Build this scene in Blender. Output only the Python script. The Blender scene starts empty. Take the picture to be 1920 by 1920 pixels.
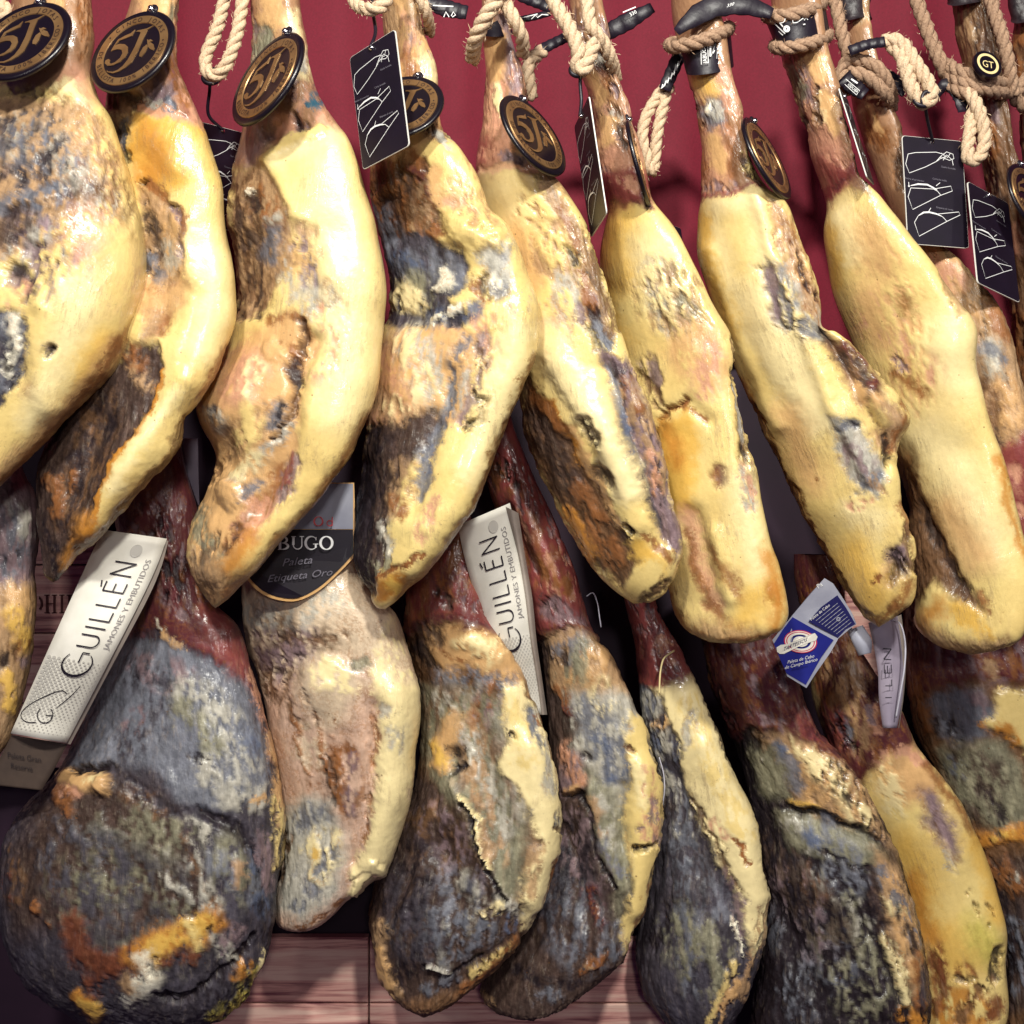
import bpy, math, random
import numpy as np
from mathutils import Vector

# ------------------------------------------------------------------ camera, world, lamps, exposure
SC = bpy.context.scene
COL = SC.collection
D = 1.34                      # camera distance to the plane of the front row of hams
K = math.tan(math.radians(25))
CZ = 1.55                     # camera height above the shop floor
cam_d = bpy.data.cameras.new('camera')
cam_d.sensor_fit = 'HORIZONTAL'; cam_d.angle = math.radians(50); cam_d.clip_start = .02; cam_d.clip_end = 60
cam = bpy.data.objects.new('camera', cam_d); COL.objects.link(cam)
cam.location = (0, -D, CZ); cam.rotation_euler = (math.pi/2, 0, 0)
SC.camera = cam
w = bpy.data.worlds.new('World'); SC.world = w; w.use_nodes = True
w.node_tree.nodes['Background'].inputs[0].default_value = (.58, .30, .80, 1)
w.node_tree.nodes['Background'].inputs[1].default_value = .05

def lamp(name, loc, target, power, size, color):
    d = bpy.data.lights.new(name, 'AREA'); d.energy = power; d.size = size; d.color = color; d.shape = 'DISK'
    o = bpy.data.objects.new(name, d); COL.objects.link(o); o.location = loc
    o.rotation_euler = (Vector(target)-Vector(loc)).to_track_quat('-Z', 'Y').to_euler()
    return o
# shop lamps above and in front of the display, then added fill lamps
lamp('shop_and_fill_lamp', (.40, -1.75, CZ+1.30), (.05, 0, CZ-.05), 46, .15, (1, .975, .88))
lamp('shop_and_fill_lamp', (-.40, -1.70, CZ+1.35), (-.05, 0, CZ-.05), 34, .15, (1, .975, .88))
lamp('shop_and_fill_lamp', (-1.30, -1.65, CZ+.75), (-.3, 0, CZ-.3), 4, .15, (1, .965, .92))  # left side fill, added to lift the lower row
lamp('shop_and_fill_lamp', (1.45, -1.65, CZ+.75), (.4, 0, CZ-.3), 4, .15, (1, .97, .94))  # matching fill added on the right side
lamp('front_fill_lamp', (.15, -2.30, CZ+.35), (0, 0, CZ-.35), 9, .18, (1, .94, .90))  # added frontal fill, brightens the lower hams and the wood
vs = SC.view_settings
vs.view_transform = 'Standard'; vs.look = 'None'; vs.exposure = 0; vs.gamma = 1; vs.use_curve_mapping = False
SC.cycles.max_bounces = 4; SC.cycles.diffuse_bounces = 2; SC.cycles.glossy_bounces = 2; SC.cycles.use_denoising = True

# ------------------------------------------------------------------ helpers
def bp(x, y, d):
    """photo-plane coordinates at distance d behind the front plane -> point of the place"""
    s = (d+D)*K/960
    return np.array([(x-960)*s, d, CZ+(960-y)*s])
def mmpx(d=0): return (d+D)*K/960
def lin(r, g, b):
    f = lambda c: (c/255/12.92) if c/255 <= .04045 else ((c/255+.055)/1.055)**2.4
    return np.array([f(r), f(g), f(b)])
rng = np.random.default_rng(7)
PERM = rng.permutation(256).astype(np.int64); PERM = np.concatenate([PERM, PERM, PERM])
GR = rng.normal(size=(256, 3)); GR /= np.linalg.norm(GR, axis=1)[:, None]
def pn(p):
    i = np.floor(p).astype(np.int64); f = p-i; i &= 255
    u = f*f*f*(f*(f*6-15)+10)
    out = 0
    for dx in (0, 1):
        wx = u[:, 0] if dx else 1-u[:, 0]; a = PERM[i[:, 0]+dx]
        for dy in (0, 1):
            wy = u[:, 1] if dy else 1-u[:, 1]; b = PERM[a+i[:, 1]+dy]
            for dz in (0, 1):
                wz = u[:, 2] if dz else 1-u[:, 2]
                g = GR[PERM[b+i[:, 2]+dz] & 255]
                out = out+wx*wy*wz*(g[:, 0]*(f[:, 0]-dx)+g[:, 1]*(f[:, 1]-dy)+g[:, 2]*(f[:, 2]-dz))
    return out*1.6
def fbm(p, o=3, g=.55):
    s = 0; a = 1; t = 0
    for k in range(o):
        s = s+a*pn(p+17.3*k); t += a*.7; a *= g; p = p*2.03
    return s/t
def sst(a, b, x):
    t = np.clip((x-a)/(b-a), 0, 1); return t*t*(3-2*t)
def spline(pts, n, closed=False):
    """Catmull-Rom through pts, n samples evenly spaced"""
    P = np.array(pts, float)
    E = np.vstack([2*P[0]-P[1], P, 2*P[-1]-P[-2]])
    out = []
    for k in range(1, len(E)-2):
        t = np.linspace(0, 1, 16, endpoint=False)[:, None]
        a, b, c, d = E[k-1], E[k], E[k+1], E[k+2]
        out.append(.5*(2*b+(c-a)*t+(2*a-5*b+4*c-d)*t*t+(3*b-a-3*c+d)*t**3))
    out.append(P[-1:]); Q = np.vstack(out)
    L = np.r_[0, np.cumsum(np.linalg.norm(np.diff(Q, axis=0), axis=1))]
    s = np.linspace(0, L[-1], n)
    return np.stack([np.interp(s, L, Q[:, k]) for k in range(Q.shape[1])], 1)
def pts(s): return [tuple(float(v) for v in t.split(',')) for t in s.split()]

def mesh_obj(name, V, F, mat, parent=None, smooth=True):
    me = bpy.data.meshes.new(name)
    me.from_pydata([tuple(v) for v in V], [], [tuple(f) for f in F]); me.update()
    if smooth: me.polygons.foreach_set('use_smooth', [True]*len(me.polygons))
    me.materials.append(mat)
    o = bpy.data.objects.new(name, me); COL.objects.link(o)
    if parent is not None: o.parent = parent
    return o
def empty(name, loc=(0, 0, 0)):
    o = bpy.data.objects.new(name, None); COL.objects.link(o); o.empty_display_size = .02
    return o
def tag(o, label, cat, group=None):
    o['label'] = label; o['category'] = cat
    if group: o['group'] = group
    return o
class MB:
    def __init__(s): s.V = []; s.F = []
    def add(s, V, F):
        n = len(s.V); s.V += [tuple(v) for v in V]; s.F += [tuple(i+n for i in f) for f in F]
    def tube(s, P, r, n=10, caps=True):
        P = np.asarray(P, float); T = np.gradient(P, axis=0); T /= np.linalg.norm(T, axis=1)[:, None]+1e-9
        r = np.broadcast_to(r, (len(P),))
        N = np.cross(T[0], (0.13, .99, .05)); N /= np.linalg.norm(N)
        V = []
        for k in range(len(P)):
            N = N-T[k]*np.dot(N, T[k]); N /= np.linalg.norm(N); B = np.cross(T[k], N)
            for j in range(n):
                a = 2*math.pi*j/n; V.append(P[k]+r[k]*(math.cos(a)*N+math.sin(a)*B))
        F = [(k*n+j, k*n+(j+1) % n, (k+1)*n+(j+1) % n, (k+1)*n+j) for k in range(len(P)-1) for j in range(n)]
        if caps: F += [tuple(range(n))[::-1], tuple((len(P)-1)*n+j for j in range(n))]
        s.add(V, F)
    def rope(s, P, R, pitch, nr=7):
        """three laid strands twisting round the path"""
        P = np.asarray(P, float); T = np.gradient(P, axis=0); T /= np.linalg.norm(T, axis=1)[:, None]+1e-9
        L = np.r_[0, np.cumsum(np.linalg.norm(np.diff(P, axis=0), axis=1))]
        N = np.cross(T[0], (0.13, .99, .05)); N /= np.linalg.norm(N); fr = []
        for k in range(len(P)):
            N = N-T[k]*np.dot(N, T[k]); N /= np.linalg.norm(N); fr.append((N.copy(), np.cross(T[k], N)))
        for q in range(3):
            C = []
            for k in range(len(P)):
                a = 2*math.pi*(q/3+L[k]/pitch); C.append(P[k]+.50*R*(math.cos(a)*fr[k][0]+math.sin(a)*fr[k][1]))
            wob = 1+.06*np.sin(np.arange(len(P))*1.7+q)
            s.tube(C, .56*R*wob, nr)
        for k in range(int(L[-1]/R*7)):                       # loose fibres
            i = random.randrange(1, len(P)-1); a = random.uniform(0, 6.283)
            d = math.cos(a)*fr[i][0]+math.sin(a)*fr[i][1]; o = P[i]+d*R*.9
            e = d*R*random.uniform(.15, .7)+T[i]*R*random.uniform(-1., 1.); w = np.cross(d, T[i])*R*.035
            s.add([o-w, o+w, o+e*.6+d*R*.1+w*.7, o+e], [(0, 1, 2, 3)])
    def build(s, name, mat, parent=None, smooth=True): return mesh_obj(name, s.V, s.F, mat, parent, smooth)

# ------------------------------------------------------------------ materials
def newmat(name, rgb=(.5, .5, .5), rough=.5, **kw):
    m = bpy.data.materials.new(name); m.use_nodes = True
    b = m.node_tree.nodes['Principled BSDF']
    b.inputs['Base Color'].default_value = (*rgb, 1); b.inputs['Roughness'].default_value = rough
    for k, v in kw.items(): b.inputs[k.replace('_', ' ')].default_value = v
    return m
class NT:
    def __init__(s, m): s.t = m.node_tree; s.b = s.t.nodes['Principled BSDF']
    def n(s, typ, **kw):
        x = s.t.nodes.new(typ)
        for k, v in kw.items():
            if hasattr(x, k): setattr(x, k, v)
            else: x.inputs[k].default_value = v
        return x
    def l(s, a, b): s.t.links.new(a, b)
    def math(s, op, a, b):
        x = s.n('ShaderNodeMath', operation=op)
        for k, v in enumerate((a, b)):
            if isinstance(v, (int, float)): x.inputs[k].default_value = v
            else: s.l(v, x.inputs[k])
        return x.outputs[0]

def ham_material():
    m = newmat('cured_meat', rough=.4); T = NT(m); b = T.b
    at = lambda nm: T.n('ShaderNodeAttribute', attribute_name=nm)
    col, colb, wr, rg, hc = at('col'), at('colb'), at('wr'), at('rg'), at('hc')
    W = wr.outputs['Fac']
    mp = T.n('ShaderNodeMapping'); mp.inputs['Scale'].default_value = (1, .2, 1); T.l(hc.outputs['Vector'], mp.inputs[0])
    n1 = T.n('ShaderNodeTexNoise', Scale=11., Detail=4., Roughness=.68); T.l(mp.outputs[0], n1.inputs['Vector'])
    n2 = T.n('ShaderNodeTexNoise', Scale=8., Detail=3., Roughness=.55); T.l(hc.outputs['Vector'], n2.inputs['Vector'])
    n3 = T.n('ShaderNodeTexNoise', Scale=19., Detail=2., Roughness=.6); T.l(hc.outputs['Vector'], n3.inputs['Vector'])
    def ramp(v, a, c, o0=0., o1=1.):
        r = T.n('ShaderNodeMapRange'); r.clamp = True; T.l(v, r.inputs[0])
        for k, x in enumerate((a, c, o0, o1)): r.inputs[k+1].default_value = x
        return r.outputs[0]
    def mix(f, a, c, mode='MIX'):
        x = T.n('ShaderNodeMix', data_type='RGBA', blend_type=mode); x.clamp_factor = True
        (T.l(f, x.inputs[0]) if not isinstance(f, float) else setattr(x.inputs[0], 'default_value', f))
        for s, v in ((x.inputs[6], a), (x.inputs[7], c)):
            if isinstance(v, tuple): s.default_value = (*v, 1)
            else: T.l(v, s)
        return x.outputs[2]
    # two readings of the surface colour interleaved by a fine grain: ragged, not airbrushed, borders
    base = mix(ramp(n3.outputs[0], .44, .56), col.outputs['Color'], colb.outputs['Color'])
    a = T.math('MULTIPLY', T.math('SUBTRACT', n1.outputs[0], .5), T.math('ADD', T.math('MULTIPLY', W, .85), .10))
    c = T.math('MULTIPLY', T.math('SUBTRACT', n2.outputs[0], .5), T.math('ADD', T.math('MULTIPLY', W, .9), .18))
    val = T.math('MAXIMUM', T.math('ADD', T.math('ADD', a, c), 1.0), .25)
    cv = T.n('ShaderNodeCombineColor'); [T.l(val, cv.inputs[k]) for k in range(3)]
    base = mix(1.0, base, cv.outputs[0], 'MULTIPLY')
    # dry flecks and dark fibre gaps in the lean
    base = mix(T.math('MULTIPLY', ramp(n1.outputs[0], .57, .70), T.math('MULTIPLY', W, .20)), base, (.40, .33, .25))
    base = mix(T.math('MULTIPLY', ramp(n1.outputs[0], .42, .30), T.math('MULTIPLY', W, .45)), base, (.022, .014, .016))
    low = T.n('ShaderNodeTexNoise', Scale=.75, Detail=2.); T.l(hc.outputs['Vector'], low.inputs['Vector'])
    veil = T.math('MULTIPLY', ramp(low.outputs[0], .46, .64), T.math('SUBTRACT', 1.0, W))
    base = mix(T.math('MULTIPLY', T.math('MULTIPLY', veil, ramp(n1.outputs[0], .50, .64)), .42), base, (.28, .19, .11))
    base = mix(T.math('MULTIPLY', T.math('MULTIPLY', veil, ramp(n3.outputs[0], .60, .72)), .35), base, (.12, .09, .08))
    v2 = T.n('ShaderNodeTexVoronoi', Scale=2.6); T.l(hc.outputs['Vector'], v2.inputs['Vector'])
    base = mix(ramp(v2.outputs['Distance'], .025, .06, .7, 0.), base, (.12, .055, .02))
    T.l(base, b.inputs['Base Color'])
    r = T.math('ADD', rg.outputs['Fac'], T.math('MULTIPLY', T.math('SUBTRACT', n2.outputs[0], .5), .40))
    T.l(T.math('MINIMUM', T.math('MAXIMUM', r, .16), .9), b.inputs['Roughness'])
    T.l(T.math('SUBTRACT', .5, T.math('MULTIPLY', W, .32)), b.inputs['Specular IOR Level'])
    wet = T.n('ShaderNodeTexNoise', Scale=1.3, Detail=2.); T.l(hc.outputs['Vector'], wet.inputs['Vector'])
    T.l(T.math('MULTIPLY', ramp(wet.outputs[0], .42, .62, .06, .8), T.math('SUBTRACT', 1.0, T.math('MULTIPLY', W, .55))), b.inputs['Coat Weight']); b.inputs['Coat Roughness'].default_value = .13
    h = T.math('ADD', T.math('MULTIPLY', n1.outputs[0], T.math('ADD', T.math('MULTIPLY', W, .65), .02)),
               T.math('MULTIPLY', n2.outputs[0], T.math('ADD', T.math('MULTIPLY', W, .35), .17)))
    h = T.math('ADD', h, T.math('MULTIPLY', T.math('MULTIPLY', veil, n1.outputs[0]), .38))
    bu = T.n('ShaderNodeBump', Strength=.75, Distance=.0035); T.l(h, bu.inputs['Height'])
    T.l(bu.outputs[0], b.inputs['Normal']); T.l(bu.outputs[0], b.inputs['Coat Normal'])
    return m
def noise_mat(name, c1, c2, scale, rough, bump=.2, stretch=(1, 1, 1), dist=.002, **kw):
    m = newmat(name, c1, rough, **kw); T = NT(m)
    tc = T.n('ShaderNodeTexCoord'); mp = T.n('ShaderNodeMapping'); mp.inputs['Scale'].default_value = stretch
    T.l(tc.outputs['Object'], mp.inputs[0])
    n = T.n('ShaderNodeTexNoise', Scale=scale, Detail=5.); T.l(mp.outputs[0], n.inputs['Vector'])
    r = T.n('ShaderNodeValToRGB'); r.color_ramp.elements[0].color = (*c1, 1); r.color_ramp.elements[1].color = (*c2, 1)
    r.color_ramp.elements[0].position = .3; r.color_ramp.elements[1].position = .7
    T.l(n.outputs[0], r.inputs[0]); T.l(r.outputs[0], T.b.inputs['Base Color'])
    bu = T.n('ShaderNodeBump', Strength=bump, Distance=dist); T.l(n.outputs[0], bu.inputs['Height']); T.l(bu.outputs[0], T.b.inputs['Normal'])
    return m
M_HAM = ham_material()
M_RED = noise_mat('crimson_cloth', tuple(lin(106, 5, 33)), tuple(lin(118, 8, 38)), 300, .8, .15)
M_DARK = noise_mat('dark_board', tuple(lin(34, 14, 34)), tuple(lin(44, 20, 42)), 14, .7, .1)
M_ROPE = noise_mat('jute_rope', tuple(lin(190, 160, 130)), tuple(lin(224, 200, 168)), 420, .9, .6, dist=.0015)
M_ROPE2 = noise_mat('worn_rope', tuple(lin(138, 108, 88)), tuple(lin(182, 150, 122)), 380, .9, .6, dist=.0015)
M_BLACK = noise_mat('black_plastic', tuple(lin(20, 13, 26)), tuple(lin(28, 19, 34)), 90, .45, .35)
M_CARD = noise_mat('black_card', tuple(lin(20, 13, 26)), tuple(lin(25, 17, 33)), 40, .42, .04)
M_CARDEDGE = newmat('card_edge', tuple(lin(225, 222, 215)), .6)
M_WHITE = newmat('white_ink', tuple(lin(235, 235, 235)), .5)
M_GREYINK = newmat('grey_ink', tuple(lin(120, 116, 128)), .6)
M_GOLD = noise_mat('copper_foil', tuple(lin(150, 112, 74)), tuple(lin(182, 142, 96)), 45, .36, .06, Metallic=.7)
M_GOLDDARK = newmat('engraved_letter', tuple(lin(46, 28, 26)), .5)
M_ENAMEL = newmat('black_enamel', tuple(lin(16, 9, 20)), .35, Coat_Weight=.2, Coat_Roughness=.15)
M_STEEL = newmat('steel_stud', (.75, .75, .78), .18, Metallic=1.)
M_PAPER = noise_mat('label_paper', tuple(lin(222, 218, 206)), tuple(lin(236, 232, 222)), 40, .55, .05)
M_PAPERB = noise_mat('label_paper_back', tuple(lin(150, 138, 130)), tuple(lin(168, 156, 146)), 40, .6, .05)
M_INK = newmat('black_ink', tuple(lin(30, 24, 36)), .55)
M_PALEINK = newmat('pale_grey_ink', tuple(lin(150, 146, 146)), .6)
M_DOT = newmat('pale_dot_ink', tuple(lin(196, 192, 184)), .55)
M_DULL = noise_mat('dull_brown_card', tuple(lin(60, 48, 42)), tuple(lin(72, 58, 50)), 60, .6, .05)
M_DULLINK = newmat('dark_print', tuple(lin(34, 26, 28)), .6)
M_NAVY = noise_mat('blue_print', tuple(lin(36, 40, 122)), tuple(lin(40, 46, 134)), 30, .35, .04)
M_NAVY2 = noise_mat('dark_blue_print', tuple(lin(34, 34, 84)), tuple(lin(38, 38, 94)), 30, .4, .04)
M_SILVER = noise_mat('silver_paper', tuple(lin(140, 142, 160)), tuple(lin(170, 172, 186)), 22, .4, .06)
M_PINK = newmat('red_print', tuple(lin(200, 60, 92)), .5)
M_REDINK = newmat('red_ink', tuple(lin(190, 48, 56)), .5)
M_LILAC = noise_mat('lilac_label', tuple(lin(140, 130, 148)), tuple(lin(160, 150, 166)), 25, .6, .04)
M_GOLDEDGE = newmat('gold_border', tuple(lin(228, 180, 116)), .45)
M_PLASTIC = newmat('clear_strap', tuple(lin(196, 194, 208)), .3)
M_CREAM = newmat('cream_ink', tuple(lin(226, 206, 150)), .5)
M_HOOF = noise_mat('black_hoof', tuple(lin(28, 22, 28)), tuple(lin(52, 42, 46)), 160, .45, .5)
def wood_material():
    m = newmat('printed_wood', rough=.55); T = NT(m)
    tc = T.n('ShaderNodeTexCoord'); mp = T.n('ShaderNodeMapping'); mp.inputs['Scale'].default_value = (3.2, 1, 62)
    T.l(tc.outputs['Object'], mp.inputs[0])
    n = T.n('ShaderNodeTexNoise', Scale=1.6, Detail=6., Roughness=.62, Distortion=.35); T.l(mp.outputs[0], n.inputs['Vector'])
    r = T.n('ShaderNodeValToRGB'); e = r.color_ramp.elements
    e[0].position = .33; e[0].color = (*lin(132, 74, 82), 1); e[1].position = .62; e[1].color = (*lin(240, 200, 184), 1)
    x = e.new(.47); x.color = (*lin(218, 160, 150), 1)
    T.l(n.outputs[0], r.inputs[0]); T.l(r.outputs[0], T.b.inputs['Base Color'])
    bu = T.n('ShaderNodeBump', Strength=.25, Distance=.001); T.l(n.outputs[0], bu.inputs['Height']); T.l(bu.outputs[0], T.b.inputs['Normal'])
    return m
M_WOOD = wood_material()

# ------------------------------------------------------------------ the setting
def sheet_grid(name, x0, x1, z0, z1, nx, nz, yf, mat):
    V = []; F = []
    for i in range(nz+1):
        for j in range(nx+1):
            x = x0+(x1-x0)*j/nx; z = z0+(z1-z0)*i/nz; V.append((x, yf(x, z), z))
    for i in range(nz):
        for j in range(nx):
            a = i*(nx+1)+j; F.append((a, a+1, a+nx+2, a+nx+1))
    return mesh_obj(name, V, F, mat)
BACK = .40
red = sheet_grid('backdrop_cloth', -1.35, 1.35, CZ+.26, CZ+1.25, 160, 24,
    lambda x, z: BACK+.009*math.sin(x*34+.6*math.sin(x*9)+z)+.002*math.sin(x*71+1+z*1.5)+.012*math.sin(x*11+2), M_RED)
red['kind'] = 'structure'
brd = sheet_grid('display_back_board', -1.6, 1.6, CZ-1.3, CZ+.5, 4, 4, lambda x, z: BACK+.06, M_DARK); brd['kind'] = 'structure'

# ------------------------------------------------------------------ hams
PAL = {  # letter: (r,g,b, roughness, wrinkle, relief)
 'H': (202, 168, 146, .42, .32, -2), 'J': (210, 188, 160, .42, .25, -1),
 'S': (164, 124, 92, .34, .12, 0),
 'F': (228, 201, 130, .34, .03, 0), 'P': (238, 219, 164, .36, .03, 1), 'Y': (224, 180, 88, .33, .04, 0),
 'O': (196, 132, 54, .36, .10, -1), 'A': (214, 170, 116, .36, .12, -2), 'T': (170, 136, 100, .42, .55, -5),
 'B': (110, 80, 56, .44, .75, -8), 'N': (138, 88, 50, .38, .38, -3), 'D': (72, 56, 50, .48, .9, -10),
 'K': (38, 31, 36, .46, .9, -11), 'M': (106, 108, 118, .52, .6, -6), 'G': (178, 173, 160, .5, .5, -3),
 'U': (132, 110, 114, .46, .6, -6), 'V': (130, 126, 104, .5, .7, -6), 'R': (132, 64, 62, .34, .16, 0),
 'I': (206, 152, 124, .38, .2, -3), 'X': (92, 44, 48, .36, .2, -1), 'W': (246, 238, 214, .42, .25, -1),
 'Z': (66, 61, 69, .54, .8, -8), 'L': (84, 94, 118, .52, .5, -5), 'E': (116, 64, 42, .44, .6, -3),
 'C': (196, 182, 88, .38, .25, 0), 'Q': (44, 96, 118, .5, .1, 0)}
for k in list(PAL):
    v = PAL[k]; PAL[k] = (lin(*v[:3]), *v[3:])

def seg_dist(X, Y, P):
    d = np.full(X.shape, 1e9)
    if len(P) == 1: return np.hypot(X-P[0][0], Y-P[0][1])
    for (ax, ay), (bx, by) in zip(P[:-1], P[1:]):
        vx, vy = bx-ax, by-ay; t = np.clip(((X-ax)*vx+(Y-ay)*vy)/(vx*vx+vy*vy+1e-9), 0, 1)
        d = np.minimum(d, np.hypot(X-ax-t*vx, Y-ay-t*vy))
    return d
def poly_sd(X, Y, P):
    ins = np.zeros(X.shape, bool); n = len(P)
    for k in range(n):
        ax, ay = P[k]; bx, by = P[(k+1) % n]
        c = ((ay > Y) != (by > Y)) & (X < (bx-ax)*(Y-ay)/(by-ay+1e-9)+ax); ins ^= c
    d = seg_dist(X, Y, list(P)+[P[0]])
    return np.where(ins, d, -d)

NH = [0]; random.seed(4)
def ham(label, Ls, Rs, depth, base, paint, yaw=.045, kd=.72, cut=None, nu=(92, 30), nv=330, pw=2.15, seed=0, group=None, name='cured_ham', lean=0.):
    NH[0] += 1; seed = NH[0]*13.7
    Lp = spline(pts(Ls), nv); Rp = spline(pts(Rs), nv)
    t = np.linspace(0, 1, nv)
    dd = depth+lean*(t-.5)
    s_l = (dd+D+yaw)*K/960; s_r = (dd+D-yaw)*K/960
    L3 = np.stack([(Lp[:, 0]-960)*s_l, dd+yaw, CZ+(960-Lp[:, 1])*s_l], 1)
    R3 = np.stack([(Rp[:, 0]-960)*s_r, dd-yaw, CZ+(960-Rp[:, 1])*s_r], 1)
    # narrow necks and tips must not keep the full yaw offset
    hw = np.hypot(*(Rp-Lp).T)/2
    kk = np.clip(hw/110, 0, 1)
    sc = (dd+D)*K/960
    for A, Q, sg in ((L3, Lp, 1), (R3, Rp, -1)):
        yy = dd+sg*yaw*kk; s2 = (yy+D)*K/960
        A[:, 0] = (Q[:, 0]-960)*s2; A[:, 1] = yy; A[:, 2] = CZ+(960-Q[:, 1])*s2
    C = (L3+R3)/2; ax = (R3-L3)/2
    ratio = kd+(1.0-kd)*(1-sst(45, 120, hw))
    dep = hw*sc*ratio
    # smooth the thickness along the length so that outline kinks do not ring through
    ker = np.hanning(25); ker /= ker.sum(); dpad = np.r_[np.full(12, dep[0]), dep, dep[-1]*np.linspace(1, 0, 12)]
    dep2 = np.convolve(dpad, ker, 'valid'); f_end = sst(.90, 1.0, t); dep = dep2*(1-f_end)+dep*f_end
    nf, nb = nu
    th = np.r_[np.linspace(0, math.pi, nf, endpoint=False), np.linspace(math.pi, 2*math.pi, nb, endpoint=False)]
    nj = len(th); e = 2/pw
    cx = -np.sign(np.cos(th))*np.abs(np.cos(th))**e; sy = -np.sign(np.sin(th))*np.abs(np.sin(th))**e
    P = C[:, None, :]+ax[:, None, :]*cx[None, :, None]
    fd = np.zeros_like(P); fd[..., 1] = 1
    P = P+fd*(dep[:, None]*sy[None, :])[..., None]
    p = P.reshape(-1, 3)
    ss = 960/((p[:, 1]+D)*K); PX = 960+p[:, 0]*ss; PY = 960-(p[:, 2]-CZ)*ss
    mid = C[:, :]
    axis = np.array([Rp[-1, 0]+Lp[-1, 0]-Rp[0, 0]-Lp[0, 0], Rp[-1, 1]+Lp[-1, 1]-Rp[0, 1]-Lp[0, 1]]); axis = axis/np.linalg.norm(axis)
    al = PX*axis[0]+PY*axis[1]; la = PX*axis[1]-PY*axis[0]; de = (p[:, 1]-depth)/mmpx(0)
    hc = np.stack([la, al, de], 1)/100+np.array([seed, seed*.7, 0])
    q = np.stack([PX, PY, de*.6], 1)
    so = seed
    wx = 10*fbm(q/55+so, 2)+5*fbm(q/14+so+9, 2); wy = 10*fbm(q/55+so+31, 2)+5*fbm(q/14+so+43, 2)
    X, Y = PX+wx, PY+wy
    ani = np.stack([la/26, al/62, de/30], 1)+so
    nz = fbm(ani, 4, .62); nz2 = fbm(ani*1.9+50, 3, .6)
    n = len(p); tint = fbm(q/90+so+5, 2)
    def coat(X, Y, nz, nz2):
        bc = PAL[base]
        col = np.tile(bc[0], (n, 1)); rg = np.full(n, bc[1]); wr = np.full(n, bc[2]); H = np.full(n, float(bc[3]))
        # broad natural tint drift of the fat
        col = col*(1+.10*tint[:, None]*np.array([.5, 1., 1.6]))
        k = 0
        for line in paint.strip().split('\n'):
            tk = line.split()
            if not tk: continue
            head = tk[0]; r = float(tk[1]); cov = None; hh = None; P2 = []
            for s in tk[2:]:
                if s[0] == 'c': cov = float(s[1:])
                elif s[0] == 'h': hh = float(s[1:])
                else: P2.append(tuple(float(v) for v in s.split(',')))
            k += 1
            if head[0] == '.':
                H = H+np.exp(-(seg_dist(PX+.3*wx, PY+.3*wy, P2)/(r*1.2))**2)*(hh or 0); continue
            if '*' in head:
                sd = poly_sd(X, Y, P2); m = sst(-r, r, sd)
            else:
                d = seg_dist(X, Y, P2)
                m = 1-sst(0, 2*r, d) if '~' in head else 1-sst(r*.45, r*1.4, d)
            if cov is not None and cov < 1:
                thr = (.5-cov)*1.0; zz = nz if k % 2 else nz2
                m = .9*m*sst(thr-.24, thr+.20, zz+.25*(k % 3-1)*nz2)
            if '~' in head: m = m*.85
            ch = head[0]
            if ch == '.':
                H = H+m*(hh or 0); continue
            c = PAL[ch]
            col = col*(1-m[:, None])+c[0]*m[:, None]; rg = rg*(1-m)+c[1]*m; wr = wr*(1-m)+c[2]*m
            H = H*(1-m*.9)+(c[3])*m*.9 + (m*hh if hh else 0)
        return col, rg, wr, H
    col, rg, wr, H = coat(X, Y, nz, nz2)
    o2 = 11*fbm(q/17+so+71, 2); o3 = 11*fbm(q/17+so+83, 2)
    colb = coat(X+o2, Y+o3, nz+.35*fbm(ani*3.1+20, 2), nz2+.35*fbm(ani*3.7+30, 2))[0]
    mott = 1+(.05+.13*wr)*fbm(ani*2.6+90, 3, .6)+(.03+.12*wr)*nz
    ox = (.42*np.exp(-((wr-.30)/.11)**2)*sst(-.35, .3, nz2))[:, None]; oc = lin(150, 96, 46)
    col = col*(1-ox)+oc*ox
    lng = np.stack([la/17+.5*nz2, al/150, de/30], 1)+so+3
    fib = np.clip(1+wr*1.2*(np.abs(fbm(lng, 3, .55))-.26), .45, 1.7)[:, None]
    col = col*fib; colb = colb*fib
    mo2 = 1+(.04+.15*wr)*fbm(ani*3.3+60, 3, .6)
    col = np.clip(col*np.clip(mott, .35, 1.6)[:, None], .004, .97); colb = np.clip(colb*np.clip(mo2, .35, 1.6)[:, None], .004, .97)
    # relief
    G = P.copy()
    dv = np.gradient(G, axis=0); du = np.roll(G, -1, 1)-np.roll(G, 1, 1)
    N = np.cross(dv, du); N /= np.linalg.norm(N, axis=2)[..., None]+1e-12
    if (N[nv//2, nf//2, 1]) > 0: N = -N
    lng = np.stack([la/17+.5*nz2, al/150, de/30], 1)+so+3
    rid = np.abs(fbm(lng, 3, .55))
    Hn = H+6.0*fbm(q/125+so+3, 2, .35)+wr*(4.0*nz+1.2*fbm(ani*2.2+7, 3, .5)+6*(.22-rid))
    fade = np.clip(np.repeat(hw, nj)/40, 0, 1)*sst(1.0, .985, np.repeat(t, nj))
    G = G+N*(Hn*fade*mmpx(depth)).reshape(nv, nj)[..., None]
    dv = np.gradient(G, axis=0); du = np.roll(G, -1, 1)-np.roll(G, 1, 1)
    N2 = np.cross(dv, du); N2 /= np.linalg.norm(N2, axis=2)[..., None]+1e-12
    if (N2[nv//2, nf//2, 1]) > 0: N2 = -N2
    idx = np.arange(nv*nj).reshape(nv, nj)
    a = idx[:-1]; b2 = np.roll(idx, -1, 1)[:-1]; c2 = np.roll(idx, -1, 1)[1:]; d2 = idx[1:]
    Fq = np.stack([a, d2, c2, b2], -1).reshape(-1, 4)
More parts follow.
